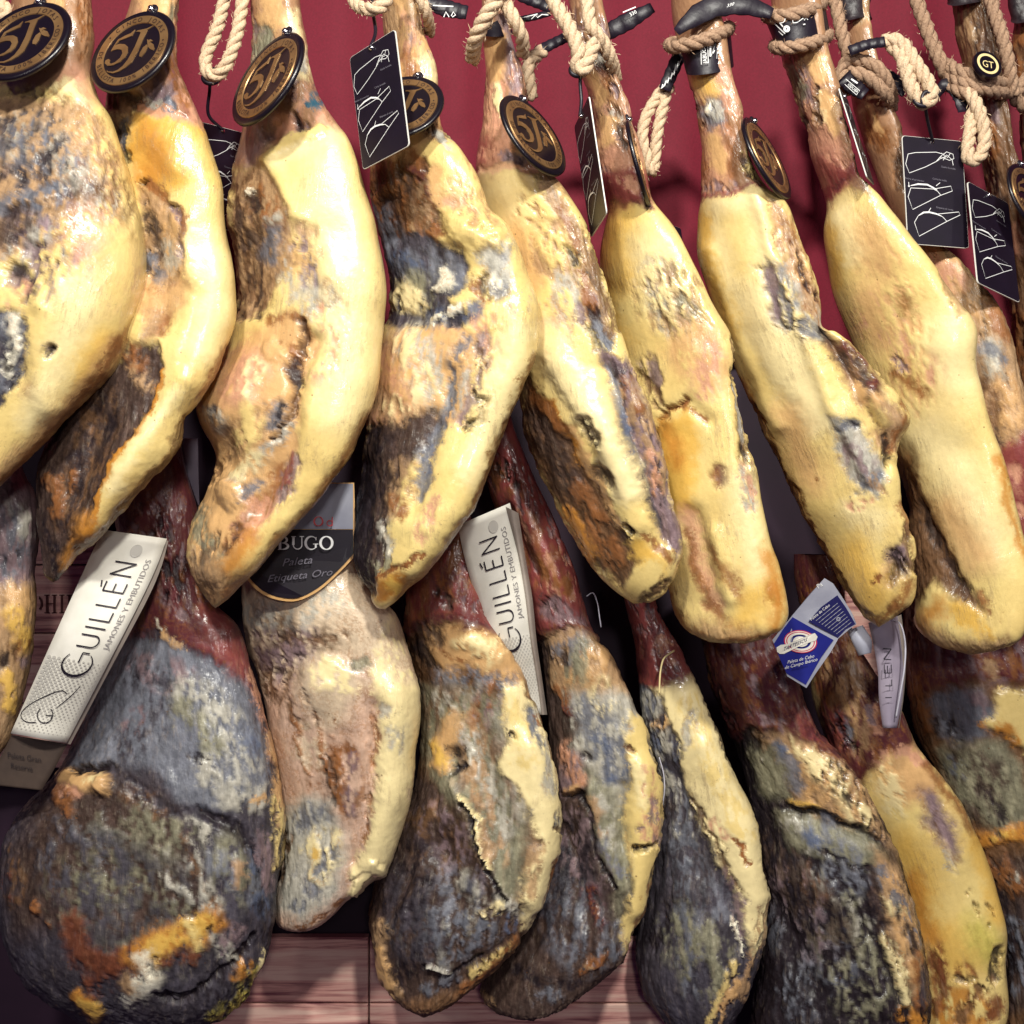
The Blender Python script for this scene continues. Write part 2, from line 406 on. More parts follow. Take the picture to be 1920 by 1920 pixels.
    root = empty(name)
    parts = [('body', Fq)]
    if cut:
        cp = np.array(pts(cut)); o = np.argsort(cp[:, 0]); cy = np.interp(X, cp[o, 0], cp[o, 1])
        up = (Y < cy)[Fq].mean(1) > .5
        parts = [('shank', Fq[up]), ('body', Fq[~up])]
    gp = G.reshape(-1, 3); gn = N2.reshape(-1, 3)
    loc = C[int(nv*.95)]
    for nm, F in parts:
        if len(F) == 0: continue
        us, inv = np.unique(F, return_inverse=True); F2 = inv.reshape(-1, 4)
        me = bpy.data.meshes.new(nm); me.vertices.add(len(us)); me.vertices.foreach_set('co', gp[us].astype(np.float32).ravel())
        me.loops.add(F2.size); me.loops.foreach_set('vertex_index', F2.astype(np.int32).ravel())
        me.polygons.add(len(F2)); me.polygons.foreach_set('loop_start', np.arange(0, F2.size, 4, dtype=np.int32))
        me.update(calc_edges=True)
        me.polygons.foreach_set('use_smooth', np.ones(len(F2), bool))
        for an, ty, arr in (('col', 'FLOAT_COLOR', np.c_[col[us], np.ones(len(us))]), ('colb', 'FLOAT_COLOR', np.c_[colb[us], np.ones(len(us))]), ('wr', 'FLOAT', wr[us]), ('rg', 'FLOAT', rg[us]), ('hc', 'FLOAT_VECTOR', hc[us])):
            at = me.attributes.new(an, ty, 'POINT')
            at.data.foreach_set({'FLOAT_COLOR': 'color', 'FLOAT': 'value', 'FLOAT_VECTOR': 'vector'}[ty], np.ascontiguousarray(arr, np.float32).ravel())
        me.normals_split_custom_set_from_vertices(gn[us].astype(np.float32))
        me.materials.append(M_HAM)
        ob = bpy.data.objects.new(nm, me); COL.objects.link(ob); ob.parent = root
    tag(root, label, 'ham', group)
    return root
UP = 'hams hanging in the upper row'
LO = 'hams hanging in the lower row'
U = {}  # soft brown strokes along undersides paint shading in with the oxidised rims
U[1] = ham('leftmost upper ham, cream fat, mottled flank, cut by left edge',
 '35,-60 32,0 25,60 5,130 -45,210 -110,300 -150,420 -170,560 -190,700 -210,820 -230,920 -215,1000 -170,1020',
 '166,-60 168,0 170,60 164,115 180,175 206,218 235,310 260,395 268,480 262,555 240,620 205,690 150,752 100,806 50,858 0,908 -60,960 -120,1005 -170,1020', .0, 'F', '''
S* 8 20,-80 180,-80 185,120 160,160 0,160
N 12 c.6 160,0 158,60 150,110
A 16 90,-20 100,10
I~ 22 130,140 160,180
P 22 c.6 110,165 140,190
Y~ 18 30,200 50,215
T* 10 -60,180 60,175 150,190 195,220 225,300 235,360 150,380 110,420 60,450 -60,520
A 60 c.35 60,230 160,330
T 60 c.55 160,380 210,440
K 60 c.33 60,220 140,280 60,400
B 50 c.35 40,330 120,400
G 50 c.35 180,300 120,440
I 40 c.4 120,440 190,520
A 40 c.5 150,240 190,320
G 45 c.5 20,250 80,270 150,330
F 30 c.3 190,260 215,340
M 34 c.45 0,260 60,300 40,340
K 26 c.4 10,230 40,290 0,310
D 16 c.6 60,240 75,300 70,330
M 20 c.6 -10,390 50,372 110,352
K 12 c.6 0,400 60,385 100,372
N 12 c.5 150,300 170,330 130,360
D 50 c.36 30,240 110,290 60,350
M 55 c.36 60,260 140,340 90,400
K 45 c.32 100,300 40,380 130,390
U 40 c.4 150,400 90,440 40,430
B 45 c.33 130,430 190,380
A~ 45 170,440 190,490
U 40 c.3 120,480 60,560
K 34 c.3 20,450 80,480 40,540
G 30 c.4 20,470 70,430
. 10 h-7 30,330 90,350 140,345
. 10 h-7 10,400 70,385 120,370
. 12 h-8 20,520 80,520 90,560
B 40 c.28 200,330 230,420
G 40 c.3 200,400 150,470
I 50 c.35 170,430 220,540
F~ 40 230,460 220,560
D 24 c.6 -10,440 40,410
U 20 c.7 50,470 70,500 20,520 h-8
K 15 c.7 20,500 50,515
I 18 c.6 20,560 40,540
P~ 36 150,560 120,650
Y~ 26 200,640 160,700
Z* 8 -60,570 25,585 48,610 55,650 40,700 0,760 -60,800
M 26 c.6 10,610 30,660 0,720
W 14 c.55 20,600 30,640 5,690
K 14 c.5 0,650 20,720
U 11 95,655 h-6
K 7 92,660 100,650
N~ 13 58,728 66,742
P~ 26 60,780 100,700
A~ 18 225,640 150,740 60,840 0,895
N~ 9 240,615 150,757 60,850 0,912
. 34 h-12 20,490 40,470
. 24 h10 90,560 60,660 90,760
. 18 h-10 60,600 40,700
''', cut='-100,215 20,190 120,165 185,170 230,200', group=UP)
U[2] = ham('second upper ham from left, amber shoulder above dark lean lower half',
 '248,-60 246,0 235,60 210,130 192,190 203,280 212,380 205,480 182,590 142,700 100,785 74,870 66,950 67,1020 78,1075 100,1092',
 '329,-60 331,20 336,110 350,152 371,200 386,238 401,290 414,350 421,410 431,480 439,545 440,600 426,652 402,700 376,742 352,780 343,822 318,868 280,908 240,952 203,988 160,1030 120,1080 100,1092', .012, 'F', '''
S* 8 180,-80 360,-80 360,160 390,240 300,212 240,210 170,230
I 40 c.45 300,40 340,140
U 40 c.3 290,60 320,150
A 26 280,-10 300,20 310,60
V 14 c.6 330,0 328,30
R~ 20 345,130 366,215
I 16 350,150 372,215
N 18 c.7 330,110 350,180
D 24 200,180 240,190 h-6
U 22 275,178 300,172
G 8 272,186 290,190
M 8 305,180 320,200
I 8 255,202 310,207 340,222 378,245
B 20 c.6 215,200 235,215
T 16 212,230 220,270
K 15 c.55 222,240 240,290
M 10 c.6 228,235 236,270
Y* 7 252,216 300,216 350,228 384,250 404,300 412,350 380,345 335,355 300,366 266,342 246,295
O~ 30 285,250 300,320 280,330
. 26 h9 290,260 330,310
F~ 26 370,290 395,370
D 6 266,346 300,368 322,388 h-6
N 12 280,352 310,372
T* 8 256,352 300,372 335,395 352,450 345,520 322,590 300,630 262,640 258,480
A 24 c.6 310,420 330,480 320,560
K 12 c.55 268,385 276,450 272,500
D 16 c.6 275,410 285,470
G 22 c.8 312,462 318,490
M 9 c.7 270,470 290,520
U 6 320,392 345,432 342,480 h-5
N 8 c.7 335,400 352,450
U 12 c.7 298,532 335,522
K 8 c.6 300,528 330,520
A~ 30 280,560 320,545
N~ 12 312,592 300,616
P~ 28 385,450 405,560 370,650
D* 8 205,690 245,640 292,640 303,690 296,720 280,768 240,828 205,872 188,920 165,985 150,1040 110,1110 40,1110 40,850 140,745
B 40 c.45 180,760 150,860 120,960
N 20 c.8 240,650 250,680
T 16 c.5 240,690 265,720
K 36 c.4 200,760 150,840 100,980 110,1050
N 12 c.8 90,900 96,960
N 8 c.8 122,880 116,920
O 6 298,700 272,790 218,850 192,905 168,985 150,1030
P~ 12 330,735 270,820 210,910
O~ 20 165,985 135,1050
B~ 12 352,790 318,868 280,908 203,988 150,1035
N~ 9 425,655 376,742
. 20 h14 345,715 270,830 205,930 165,1000
. 30 h-14 285,470 300,590
. 26 h-16 180,800 130,920
. 16 h8 345,420 355,520
''', cut='160,215 240,206 300,210 380,243', group=UP)  # pale grey strokes paint glare and glint; dark one below medallion paints shadow, hair
U[3] = ham('third upper ham from left, pale fat and a blue ink mark',
 '468,-60 468,10 470,70 468,140 456,240 441,310 432,370 430,420 438,480 440,560 434,620 420,668 395,712 373,760 376,792 396,832 404,862 396,892 384,930 371,955 359,992 352,1040 356,1082 370,1108 392,1131 404,1140',
 '556,-60 562,10 571,70 582,132 608,190 632,230 652,262 676,312 696,382 711,460 720,540 720,620 712,690 696,760 680,802 655,858 620,910 580,960 540,1003 500,1050 462,1090 432,1122 404,1140', .03, 'F', '''
S* 8 440,-80 600,-80 640,240 600,238 540,265 505,295 430,318
U 50 c.35 500,60 520,160
I 40 c.4 540,100 590,190
A 26 500,-30 505,40
P 22 c.8 545,40 560,100 570,130
V 18 490,60 480,110
G 14 545,60 560,120
Q 7 c.7 588,138 602,160 582,185 606,196
Q 4 575,195 612,192
U~ 26 500,230 478,285
I 18 530,225 520,270 545,250
U 10 552,215 565,240 h-6
D 5 548,210 560,236
I 14 600,215 625,240
P~ 22 520,290 620,255
F 12 h5 500,302 530,268 600,238
T* 8 438,314 498,306 528,352 545,400 548,470 520,528 470,592 436,606 424,500
B 45 c.5 460,350 480,430 460,540
D 30 c.4 455,400 470,560
N 26 c.4 490,360 520,480
K 15 c.85 468,365 476,380
M 24 c.85 508,440 500,470
K 13 c.7 548,488 568,505
W 4 463,355 468,350
G 10 c.6 500,410 525,400
D 16 c.5 440,580 470,590
. 12 h7 510,300 535,350 548,400
A~ 26 560,480 600,540
G~ 22 570,545 620,560
P~ 46 610,340 645,480 655,640 640,760
T 40 c.3 560,480 600,560
G 46 c.35 590,560 560,500
I 40 c.3 620,600 600,680
U 22 c.4 560,440 575,520
T~ 12 560,430 590,440
A* 8 545,575 585,605 596,640 560,700 556,800 545,880 510,940 470,1000 440,1080 400,1140 345,1100 350,1000 385,900 360,780 400,690 470,625
I 40 c.8 470,690 450,730
P 22 c.5 460,740 480,690
N 9 c.8 500,600 560,590 580,625
B 7 562,600 572,630 550,665 548,720 540,770 515,830 h-8
N 14 c.7 540,650 545,700
A 15 505,650 518,670 h6
G 18 c.8 400,778 412,800
M 8 c.6 395,770
K 14 c.7 543,680 550,715
T 36 c.7 440,830 480,790
F 22 c.7 470,780 460,830
M 15 c.9 516,760 506,792
K 8 c.6 520,755 510,790
G 11 c.7 540,800 500,850 440,905
B 9 c.6 430,840 400,900 415,870 h-6
P 16 c.7 480,860 450,890
A 20 425,922 440,935 h9
M 9 c.8 474,905 456,938
N 20 c.7 520,890 480,960 430,1020
U 20 c.75 548,868 522,935
R 12 c.5 545,860 525,930
I 26 c.6 490,950 460,1000
K 20 c.5 412,1015 372,1048 440,1000
V 18 c.6 372,960 365,1000 400,1035
T~ 36 392,1085 420,1110
B~ 20 365,1090 390,1125
O~ 18 470,1010 440,1060
N~ 12 692,785 600,935 500,1052 430,1120
. 15 h-18 590,635 560,700 548,800 520,880 480,960
. 24 h12 470,680 450,740
. 22 h12 470,830 430,920
. 14 h-10 420,820 440,880
. 12 h-10 500,250 550,225
. 26 h-10 480,460 470,560
. 30 h8 560,400 620,520
''', cut='430,318 498,302 535,268 600,236 660,262', group=UP)  # one soft grey stroke mid-flank paints a highlight into the fat
U[4] = ham('fourth upper ham from left, dark mouldy flank with white crystals and amber tip',
 '698,-60 706,0 713,70 716,140 712,220 700,280 690,325 694,380 705,440 718,510 720,600 706,700 690,790 666,870 654,950 650,1020 660,1072 688,1112 705,1138 722,1142',
 '782,-60 790,0 799,62 816,112 821,140 829,230 851,270 886,310 906,350 921,392 946,432 971,490 991,550 999,602 995,660 975,722 946,790 926,850 901,910 871,968 831,1028 790,1080 752,1122 722,1142', .04, 'F', '''
A* 8 680,-80 850,-80 840,250 780,290 680,320
I 40 c.4 750,60 770,180
U 30 c.3 780,40 800,160
T 22 720,20 722,120
N~ 18 765,110 770,160
T 14 c.6 790,60 795,20
P~ 14 805,120 812,150
B 16 c.6 800,230 830,260
G 9 822,250 845,280
N* 8 670,320 770,275 800,300 812,360 832,440 795,482 725,520 690,440
B 45 c.6 720,340 770,360 750,430
D 30 c.5 700,360 790,330 800,420
X 8 c.7 760,310 780,320 820,385
T 22 c.5 800,360 780,420
M 20 c.55 705,395 725,440 715,480
A 12 812,320 830,380
I 18 c.6 850,380 880,400
Z* 8 700,445 780,430 828,462 862,462 880,500 868,540 835,560 870,590 880,610 800,600 740,625 715,600
M 30 c.55 720,470 760,500 820,490 850,520
L 14 c.4 740,480 770,500 740,560
K 30 c.45 730,520 770,570 720,580
W 15 c.9 824,512 830,528
W 6 c.8 808,535 820,540
P 22 c.7 752,545 765,565 740,560
V 18 c.6 770,520 790,560
F 28 h10 862,430 900,440 915,470
A 40 c.4 880,330 920,420
T 26 c.35 860,360 900,410
G 30 c.35 930,480 960,560
I 26 c.4 900,600 930,680
M 24 c.9 925,498 930,540
W 10 c.8 922,522 930,535
G 14 c.6 905,480 940,520
D 10 c.7 895,525 905,560
N 8 c.7 885,535 905,570
A* 8 735,620 790,606 850,608 895,632 890,720 862,800 820,800 780,790 700,812 696,720
I 40 c.7 750,660 760,740 720,780
G 44 c.55 800,690 830,740 780,640
P 30 c.5 760,640 790,720 740,770
T 26 c.5 700,740 750,790
L 20 c.7 800,590 850,600 882,586
K 16 c.55 795,585 860,605
W 6 c.6 835,580 872,575 800,600
M 14 c.7 870,640 842,720 822,800
U 14 c.6 905,640 892,740 862,790
K 5 892,735 915,750 905,785 872,800 h-5
B 6 c.7 890,650 905,700
G 8 c.7 880,700 860,770
D* 8 690,800 740,795 812,762 822,800 798,842 760,870 745,930 722,1010 708,1090 690,1130 630,1080 640,900
K 30 c.5 700,820 690,920 680,1030
M 14 c.7 832,790 792,850 782,930 790,900
L 8 c.5 800,830 785,890
T 24 c.7 752,880 738,960
N 12 c.7 735,930 750,970
G 15 c.7 718,985 724,1040
W 7 c.6 718,1000 726,1035
V 20 c.5 722,1062 700,1070
K* 8 620,900 672,850 690,900 684,1000 690,1110 640,1070
I 14 c.7 812,950 790,1000 800,975
P~ 26 960,630 940,740 880,880
O 24 720,1106 748,1098
Y 12 730,1098 745,1110
N 6 700,1082 758,1062 790,1035
N~ 8 995,665 946,795 901,912 831,1030 752,1122
. 30 h14 930,450 978,560 970,680 915,810 850,940 780,1060
. 34 h-16 800,500 770,580
. 20 h-12 720,380 730,440
. 22 h12 770,660 760,740
. 16 h-14 840,700 800,850 770,950
. 26 h12 880,430
. 30 h-12 690,880 680,1000
''', cut='670,325 770,282 830,262 900,300', group=UP)
U[5] = ham('fifth upper ham from the left, long ivory fat ridge over a smoked brown underside',
 '903,-60 902,0 903,62 905,130 904,200 898,270 893,330 903,380 918,440 930,520 945,620 962,710 975,770 980,815 1000,868 1030,930 1060,988 1100,1050 1148,1106 1188,1132',
 '945,-60 950,0 957,50 975,110 990,180 1000,250 1035,325 1072,378 1104,430 1130,500 1150,560 1166,620 1186,682 1210,742 1230,800 1247,870 1266,950 1280,1002 1275,1052 1256,1100 1222,1128 1188,1132', .052, 'F', '''
S* 8 870,-80 1000,-80 1010,260 1070,370 1010,332 940,312 880,330
I 50 c.5 930,60 950,220
U 40 c.35 960,60 980,200
A 26 925,70 920,130
U 22 c.75 965,80 962,150
I 18 930,170 925,230
P 7 927,160 926,205
R~ 20 903,270 912,320
I 16 c.8 915,290 960,250
U 14 945,288 982,296
K 10 c.5 950,292 975,295
I 7 898,328 940,312 1005,322
B 12 c.7 990,150 1000,260
T 16 1020,345 1050,390
P~ 30 940,350 960,400
T 36 c.3 1000,400 1040,480
G 40 c.35 1010,520 1060,600
I 36 c.35 1000,560 1050,640
A~ 26 970,440 1000,520
T* 8 1000,415 1075,400 1112,455 1142,560 1152,640 1098,600 1068,545 1000,500
F 30 c.6 1030,440 1060,490 1080,540
G 22 c.6 1050,520 1080,560
B 18 c.55 1100,440 1140,540 1152,620
N 8 c.7 1045,390 1070,430 1105,540
K 10 c.5 1060,470 1110,520
U 18 c.7 1090,590 1110,560
N 12 1100,548 1108,575
K 18 c.75 1112,590 1132,640
M 10 c.6 1120,600 1140,650
U* 8 1120,650 1175,670 1215,745 1235,800 1285,1000 1270,1050 1235,1000 1212,930 1180,830 1148,740
K 24 c.45 1165,700 1200,790 1240,940
T 26 c.5 1180,740 1210,800 1240,900
N 14 c.6 1180,720 1200,760
I 10 c.6 1215,850 1235,920
M 10 c.9 1140,690 1152,745 1172,800
Z 10 c.9 1172,800 1190,870 1216,935 1236,990
L 6 c.5 1150,720 1168,780 1200,880
P~ 34 1010,620 1060,690 1110,760
P 30 h6 1060,690 1110,770 1155,850 1180,920
F~ 20 1190,960 1210,1040
B* 10 980,690 1010,740 1050,800 1095,850 1140,930 1172,1000 1195,1055 1165,1112 1080,1020 1000,880 965,780
D 26 c.8 1005,790 1030,850 1060,900
O 12 1030,760 1070,830 1110,890
A 11 c.9 1068,800 1120,900 1155,980
N 20 c.7 1080,920 1120,990 1150,1050
D 12 c.8 1100,790 1122,830
D 14 c.8 1125,880 1150,900
N 14 1000,740 1050,800
O 14 c.7 1060,960 1110,1040
D 9 c.7 1165,1000 1185,1030
K 9 1182,985 1190,995 h-6
Y 22 1200,1030 1230,1065
F 22 1225,1070 1210,1095
N 8 c.8 1215,1005 1255,1050
B 10 c.8 1248,1090 1200,1125
. 28 h14 1040,660 1100,760 1160,870 1190,980
. 15 h-16 1135,690 1180,800 1215,920 1245,1010
. 16 h-10 1060,830 1120,940
. 12 h-8 1090,800 1160,930
. 20 h8 1200,760 1240,880
''', cut='870,335 905,322 940,312 1005,325 1080,380', group=UP)
U[6] = ham('sixth upper ham from left, yellow fat with one round brown spot',
 '1062,-60 1066,0 1072,70 1080,130 1098,170 1114,250 1128,330 1138,388 1129,440 1128,500 1140,570 1160,660 1180,760 1200,860 1220,960 1240,1060 1256,1120 1268,1158 1290,1185 1330,1204',
 '1122,-60 1130,0 1145,80 1158,140 1184,200 1190,240 1200,270 1211,330 1226,385 1260,430 1292,482 1320,540 1346,592 1374,640 1381,692 1396,762 1414,850 1426,920 1441,1000 1461,1060 1474,1120 1474,1160 1452,1190 1400,1208 1330,1204', .064, 'F', '''
S* 8 1040,-80 1180,-80 1215,330 1235,400 1180,372 1110,400
U 50 c.4 1100,60 1170,220
I 40 c.4 1130,150 1180,300
D 24 c.75 1100,95 1130,108
G 10 c.6 1110,110 1140,115
A 18 1105,150 1125,180
N 12 c.7 1140,150 1150,180
B 14 c.8 1150,205 1160,240
G 10 c.7 1150,215
A 16 1135,230 1140,270
D 8 c.8 1165,235 1180,300
I 20 1145,295 1170,300
U 12 c.7 1125,320 1140,330
R 26 1150,345 1200,345 1140,375
I 9 c.7 1160,340 1190,345
X 6 c.7 1140,384 1180,370 1222,388
O~ 22 1136,420 1132,480
Y~ 30 1160,420 1180,520
Y~ 20 1135,540 1160,640
P~ 40 1220,470 1250,560
T 50 c.3 1230,560 1290,620
G 40 c.35 1270,600 1240,520
K 40 c.2 1260,560 1300,610
T 30 c.4 1250,520 1290,540 1280,600
K 14 c.25 1255,530 1285,520
V 20 c.3 1280,560 1300,590
A 46 c.9 1290,660 1330,700 1310,640
I 24 c.5 1330,660 1320,730
U 18 c.6 1215,680 1240,750
B 12 c.7 1200,700 1230,760
B 14 c.6 1372,640 1390,740 1400,840 1408,900
K 8 c.55 1378,690 1395,780 1405,870
G 9 c.5 1385,720 1400,820
N 8 c.8 1285,765 1320,790
N 5 1226,832 1242,780 1288,752 h-5
Y* 14 1235,790 1290,770 1310,830 1300,960 1260,960 1232,880
O~ 16 1250,800 1270,860
N 18 1346,890 1350,898
X 11 c.8 1344,888 1352,900 h-4
I~ 14 1285,960 1305,1050 1340,1130
N~ 8 1285,1000 1310,1090 1350,1160
N~ 10 1330,1030 1370,1080 1395,1120
P~ 30 1390,900 1405,980 1415,1050
G 12 c.5 1400,880 1412,960
I 8 c.6 1402,860 1410,950
N 16 1450,1108 1455,1125
R 9 c.8 1450,1105 1458,1120
O~ 18 1440,1040 1462,1120 1455,1170
Y~ 22 1420,1120 1380,1180
T~ 22 1320,1180 1400,1195
N~ 10 1256,1115 1268,1158 1290,1188 1330,1204 1400,1208 1452,1190
. 12 h-7 1226,832 1242,780 1290,752 1330,790
. 28 h5 1270,850 1290,930
. 14 h-9 1300,960 1330,1080
. 14 h9 1340,1000 1370,1120
. 30 h4 1300,680
. 14 h-8 1385,700 1405,850
''', cut='1100,400 1138,388 1180,374 1225,390 1260,420', group=UP)
U[7] = ham('seventh upper ham from left, flat yellow facet and grey bruised shank',
 '1252,-60 1258,0 1270,60 1282,110 1296,165 1305,240 1312,310 1314,368 1308,405 1312,470 1330,540 1350,602 1370,660 1386,702 1411,762 1440,832 1470,900 1500,960 1530,1012 1560,1070 1590,1120 1620,1160 1648,1176',
 '1338,-60 1345,0 1358,60 1366,120 1374,150 1392,210 1390,245 1411,320 1441,365 1470,381 1496,430 1516,490 1531,540 1546,598 1571,620 1611,660 1651,710 1686,750 1699,790 1683,840 1681,900 1687,940 1706,990 1716,1040 1711,1110 1690,1146 1648,1176', .076, 'F', '''
S* 8 1230,-80 1390,-80 1400,310 1445,362 1375,356 1300,372
I 50 c.45 1340,150 1360,300
U 30 c.25 1310,180 1340,300
A* 10 1290,130 1340,130 1360,160 1340,190 1310,180
Y~ 14 1315,145 1325,165
I 16 c.8 1355,140 1370,180 1350,195
N~ 9 1302,230 1308,280
B 8 c.6 1295,180 1308,230
M 24 1332,208 1335,225
G 15 c.75 1330,200 1340,212
W 5 c.7 1328,195 1322,212
I~ 26 1330,270 1340,320
A 20 1335,265 1345,310
N~ 11 1370,240 1375,320
N~ 8 1310,290 1314,330
D 8 c.7 1395,300 1420,345
R 6 1316,366 1345,360 1380,356 1430,350
U 8 c.6 1325,352 1375,345
Y~ 22 1318,420 1335,520 1365,610
P* 16 1330,370 1420,360 1440,420 1470,540 1530,700 1570,800 1520,820 1450,720 1390,600 1345,480
F~ 26 1380,420 1400,500
. 30 h5 1380,400 1420,560 1490,760
T* 8 1438,372 1470,384 1500,440 1535,540 1560,615 1640,700 1698,790 1690,850 1650,840 1612,770 1575,700 1535,630 1495,560 1465,470
N 30 c.45 1480,430 1520,520 1540,590
A 30 c.5 1470,430 1500,500
K 14 c.3 1490,460 1530,560
G 30 c.5 1450,500 1480,580 1530,610
M 26 c.6 1460,525 1478,590 1510,620
U 18 c.5 1440,510 1470,600
K 13 c.9 1545,618 1552,635
B 28 c.85 1575,650 1605,695 1640,715
D 20 c.6 1570,660 1600,680 1625,720
X 14 c.5 1590,640 1640,710
F 22 c.85 1635,770 1645,795
A 14 c.8 1610,730 1650,750
N 10 c.7 1690,755 1695,800 1675,840
K 9 c.7 1668,825 1662,875
A~ 30 1480,780 1520,900
G* 10 1556,780 1600,790 1640,840 1668,900 1645,938 1595,905 1560,850
M 14 c.85 1575,805 1602,800
K 7 c.6 1590,800 1608,808
U 26 c.45 1590,850 1620,880
M 16 c.65 1610,912 1645,900
T 12 c.7 1640,900 1660,915
P~ 24 1600,960 1640,980
I 12 c.5 1600,950 1620,940
N 12 c.8 1695,950 1706,1000
B 12 c.8 1700,990 1712,1060
U 24 1685,1045 1668,1078
D 16 c.7 1672,1080 1690,1060 h-6
K 10 c.6 1680,1040 1665,1085
N~ 12 1705,1100 1680,1150
Y~ 34 1600,1040 1640,1120
O~ 9 1390,720 1470,905 1560,1075
B~ 8 1411,765 1470,903 1530,1015 1590,1122 1640,1172
N 6 1638,1084 1646,1086
N 4 1533,898
N~ 10 1690,1140 1640,1170
. 12 h9 1420,372 1445,460 1500,610 1560,760 1630,900
. 15 h-16 1550,615 1590,700 1640,800 1662,870
. 18 h12 1630,740 1680,790
. 12 h6 1335,470 1380,620 1460,800
. 16 h-10 1665,1060
''', cut='1290,376 1316,368 1345,360 1375,357 1430,348 1450,366', group=UP)
U[8] = ham('eighth upper ham from left, broad cream bulge under glossy red shank',
 '1436,-60 1446,0 1460,60 1472,110 1486,180 1511,260 1540,340 1553,385 1548,430 1551,480 1566,545 1595,620 1630,720 1665,820 1690,900 1700,980 1706,1060 1712,1130 1726,1180 1760,1210 1818,1228',
 '1526,-60 1534,0 1544,60 1553,100 1572,170 1602,280 1621,338 1642,370 1680,420 1720,470 1762,522 1801,580 1821,622 1823,680 1836,742 1851,800 1871,852 1891,922 1911,982 1924,1040 1930,1120 1916,1180 1880,1212 1818,1228', .088, 'F', '''
S* 8 1410,-80 1560,-80 1615,330 1640,365 1580,352 1540,400
I 50 c.4 1520,180 1570,290
U 40 c.3 1490,140 1530,260
A* 10 1490,90 1545,95 1560,150 1530,155 1515,130
V 14 1485,130 1500,190
B~ 10 1480,140 1500,230
B 6 c.8 1530,160 1535,230 h-4
P 7 c.8 1540,170 1550,225
D 9 c.8 1500,230 1506,260
A 14 1550,180 1565,240
I 24 1530,265 1560,280
R~ 30 1535,310 1575,330
R 16 1555,330 1600,320 1545,365
I 9 c.7 1555,295 1580,310
X 6 c.7 1560,352 1590,340
D 12 1580,180 1600,240 1622,320
W 6 c.6 1625,345 1640,368
P~ 22 1580,400 1600,470
Y~ 18 1556,440 1565,530
A~ 30 1630,430 1650,500
A~ 26 1620,560 1650,640
N~ 14 1688,556 1700,580
P~ 46 1780,620 1790,700
A 50 c.3 1660,480 1700,620
I 50 c.3 1650,600 1720,700
A 40 c.22 1680,540 1720,760
T~ 10 1770,520 1800,580
U 9 c.6 1678,672 1690,690
N~ 8 1670,700 1730,740
P~ 50 1740,820 1790,900 1840,1000
A~ 34 1780,960 1830,1040
N~ 20 1690,860 1720,950 1770,1050
B* 14 1660,850 1700,870 1740,980 1800,1080 1850,1150 1790,1130 1740,1090 1700,1180 1690,1000
D 14 c.8 1720,960 1760,1040 1810,1110
Y 22 1800,1150 1850,1180
O~ 16 1760,1140 1730,1180
N 12 c.6 1840,1120 1870,1160
F 24 c.8 1880,1120 1860,1180
T~ 16 1740,1195 1818,1220 1880,1208
O~ 9 1870,860 1905,980 1925,1060
. 60 h4 1770,640
. 24 h-5 1620,420 1640,520
. 16 h-12 1720,960 1790,1090
. 30 h6 1790,900 1850,1050
''', cut='1540,400 1556,372 1580,352 1622,338 1660,380', group=UP)
U[9] = ham('tan rough ham partly hidden behind the broad cream ham, with black hoof',
 '1572,-60 1576,0 1582,60 1590,120 1602,190 1622,260 1650,340 1680,420 1690,480 1690,580 1700,700 1720,800 1760,900 1800,1000 1850,1080 1900,1130',
 '1628,-60 1630,0 1634,60 1648,120 1660,180 1690,250 1706,330 1702,400 1715,452 1762,458 1802,490 1850,542 1882,602 1912,690 1935,800 1960,900 1975,1000 1960,1090 1900,1130', .15, 'T', '''
S* 8 1550,40 1680,40 1720,330 1740,460 1660,460
N 18 1630,220 1650,270
A 10 c.7 1630,200 1645,240
D 16 c.6 1690,260 1695,340
A 40 c.6 1760,480 1820,580
I 30 c.6 1740,500 1790,520
N 26 c.4 1850,560 1890,640
K 14 c.3 1820,560 1840,620
G 22 c.8 1850,650 1870,700
W 10 c.7 1855,660 1872,690
M 14 c.7 1840,650 1885,675
B 20 c.7 1850,730 1865,790
D 10 c.7 1880,800 1885,850
A 24 c.7 1890,720 1900,790
Y 14 c.6 1835,790 1850,850
R* 10 1870,850 1940,800 1960,1000 1920,1080 1890,960
I 12 c.6 1900,880 1910,960
''', cut='1640,480 1690,462 1730,452 1790,470', nu=(70, 24), nv=240, group=UP)
U[10] = ham('brown upper ham at the right edge, rope knotted round its neck, black hoof',
 '1776,-60 1782,0 1790,60 1800,120 1812,200 1832,300 1850,400 1872,500 1890,560 1896,640 1900,760 1910,860 1940,960 1990,1000',
 '1850,-60 1856,0 1868,60 1882,120 1892,200 1912,300 1950,400 1990,500 2020,600 2040,720 2050,840 2040,940 1990,1000', .17, 'B', '''
N 16 c.8 1845,235 1860,280
D 22 c.6 1830,60 1850,120
U 12 c.7 1860,200 1870,220
D 18 c.6 1850,320 1870,400
I 14 c.7 1910,430 1905,470
N 26 c.6 1900,600 1910,700
T 14 c.6 1810,30 1820,60
''', cut='1840,520 1890,500 2000,480', nu=(60, 20), nv=200, group=UP)
U[11] = ham('shank with black hoof peeking in at the top right corner of the display',
 '1892,-60 1895,0 1900,60 1902,140 1905,220 1915,330 1930,430 1950,520 1990,560',
 '1950,-60 1955,0 1962,60 1970,140 1980,220 2000,330 2030,430 2040,520 1990,560', .2, 'B', '''
N 20 c.6 1910,80 1915,140
D 20 c.6 1910,180 1920,300
''', nu=(40, 16), nv=110, group=UP)
Lw = {}
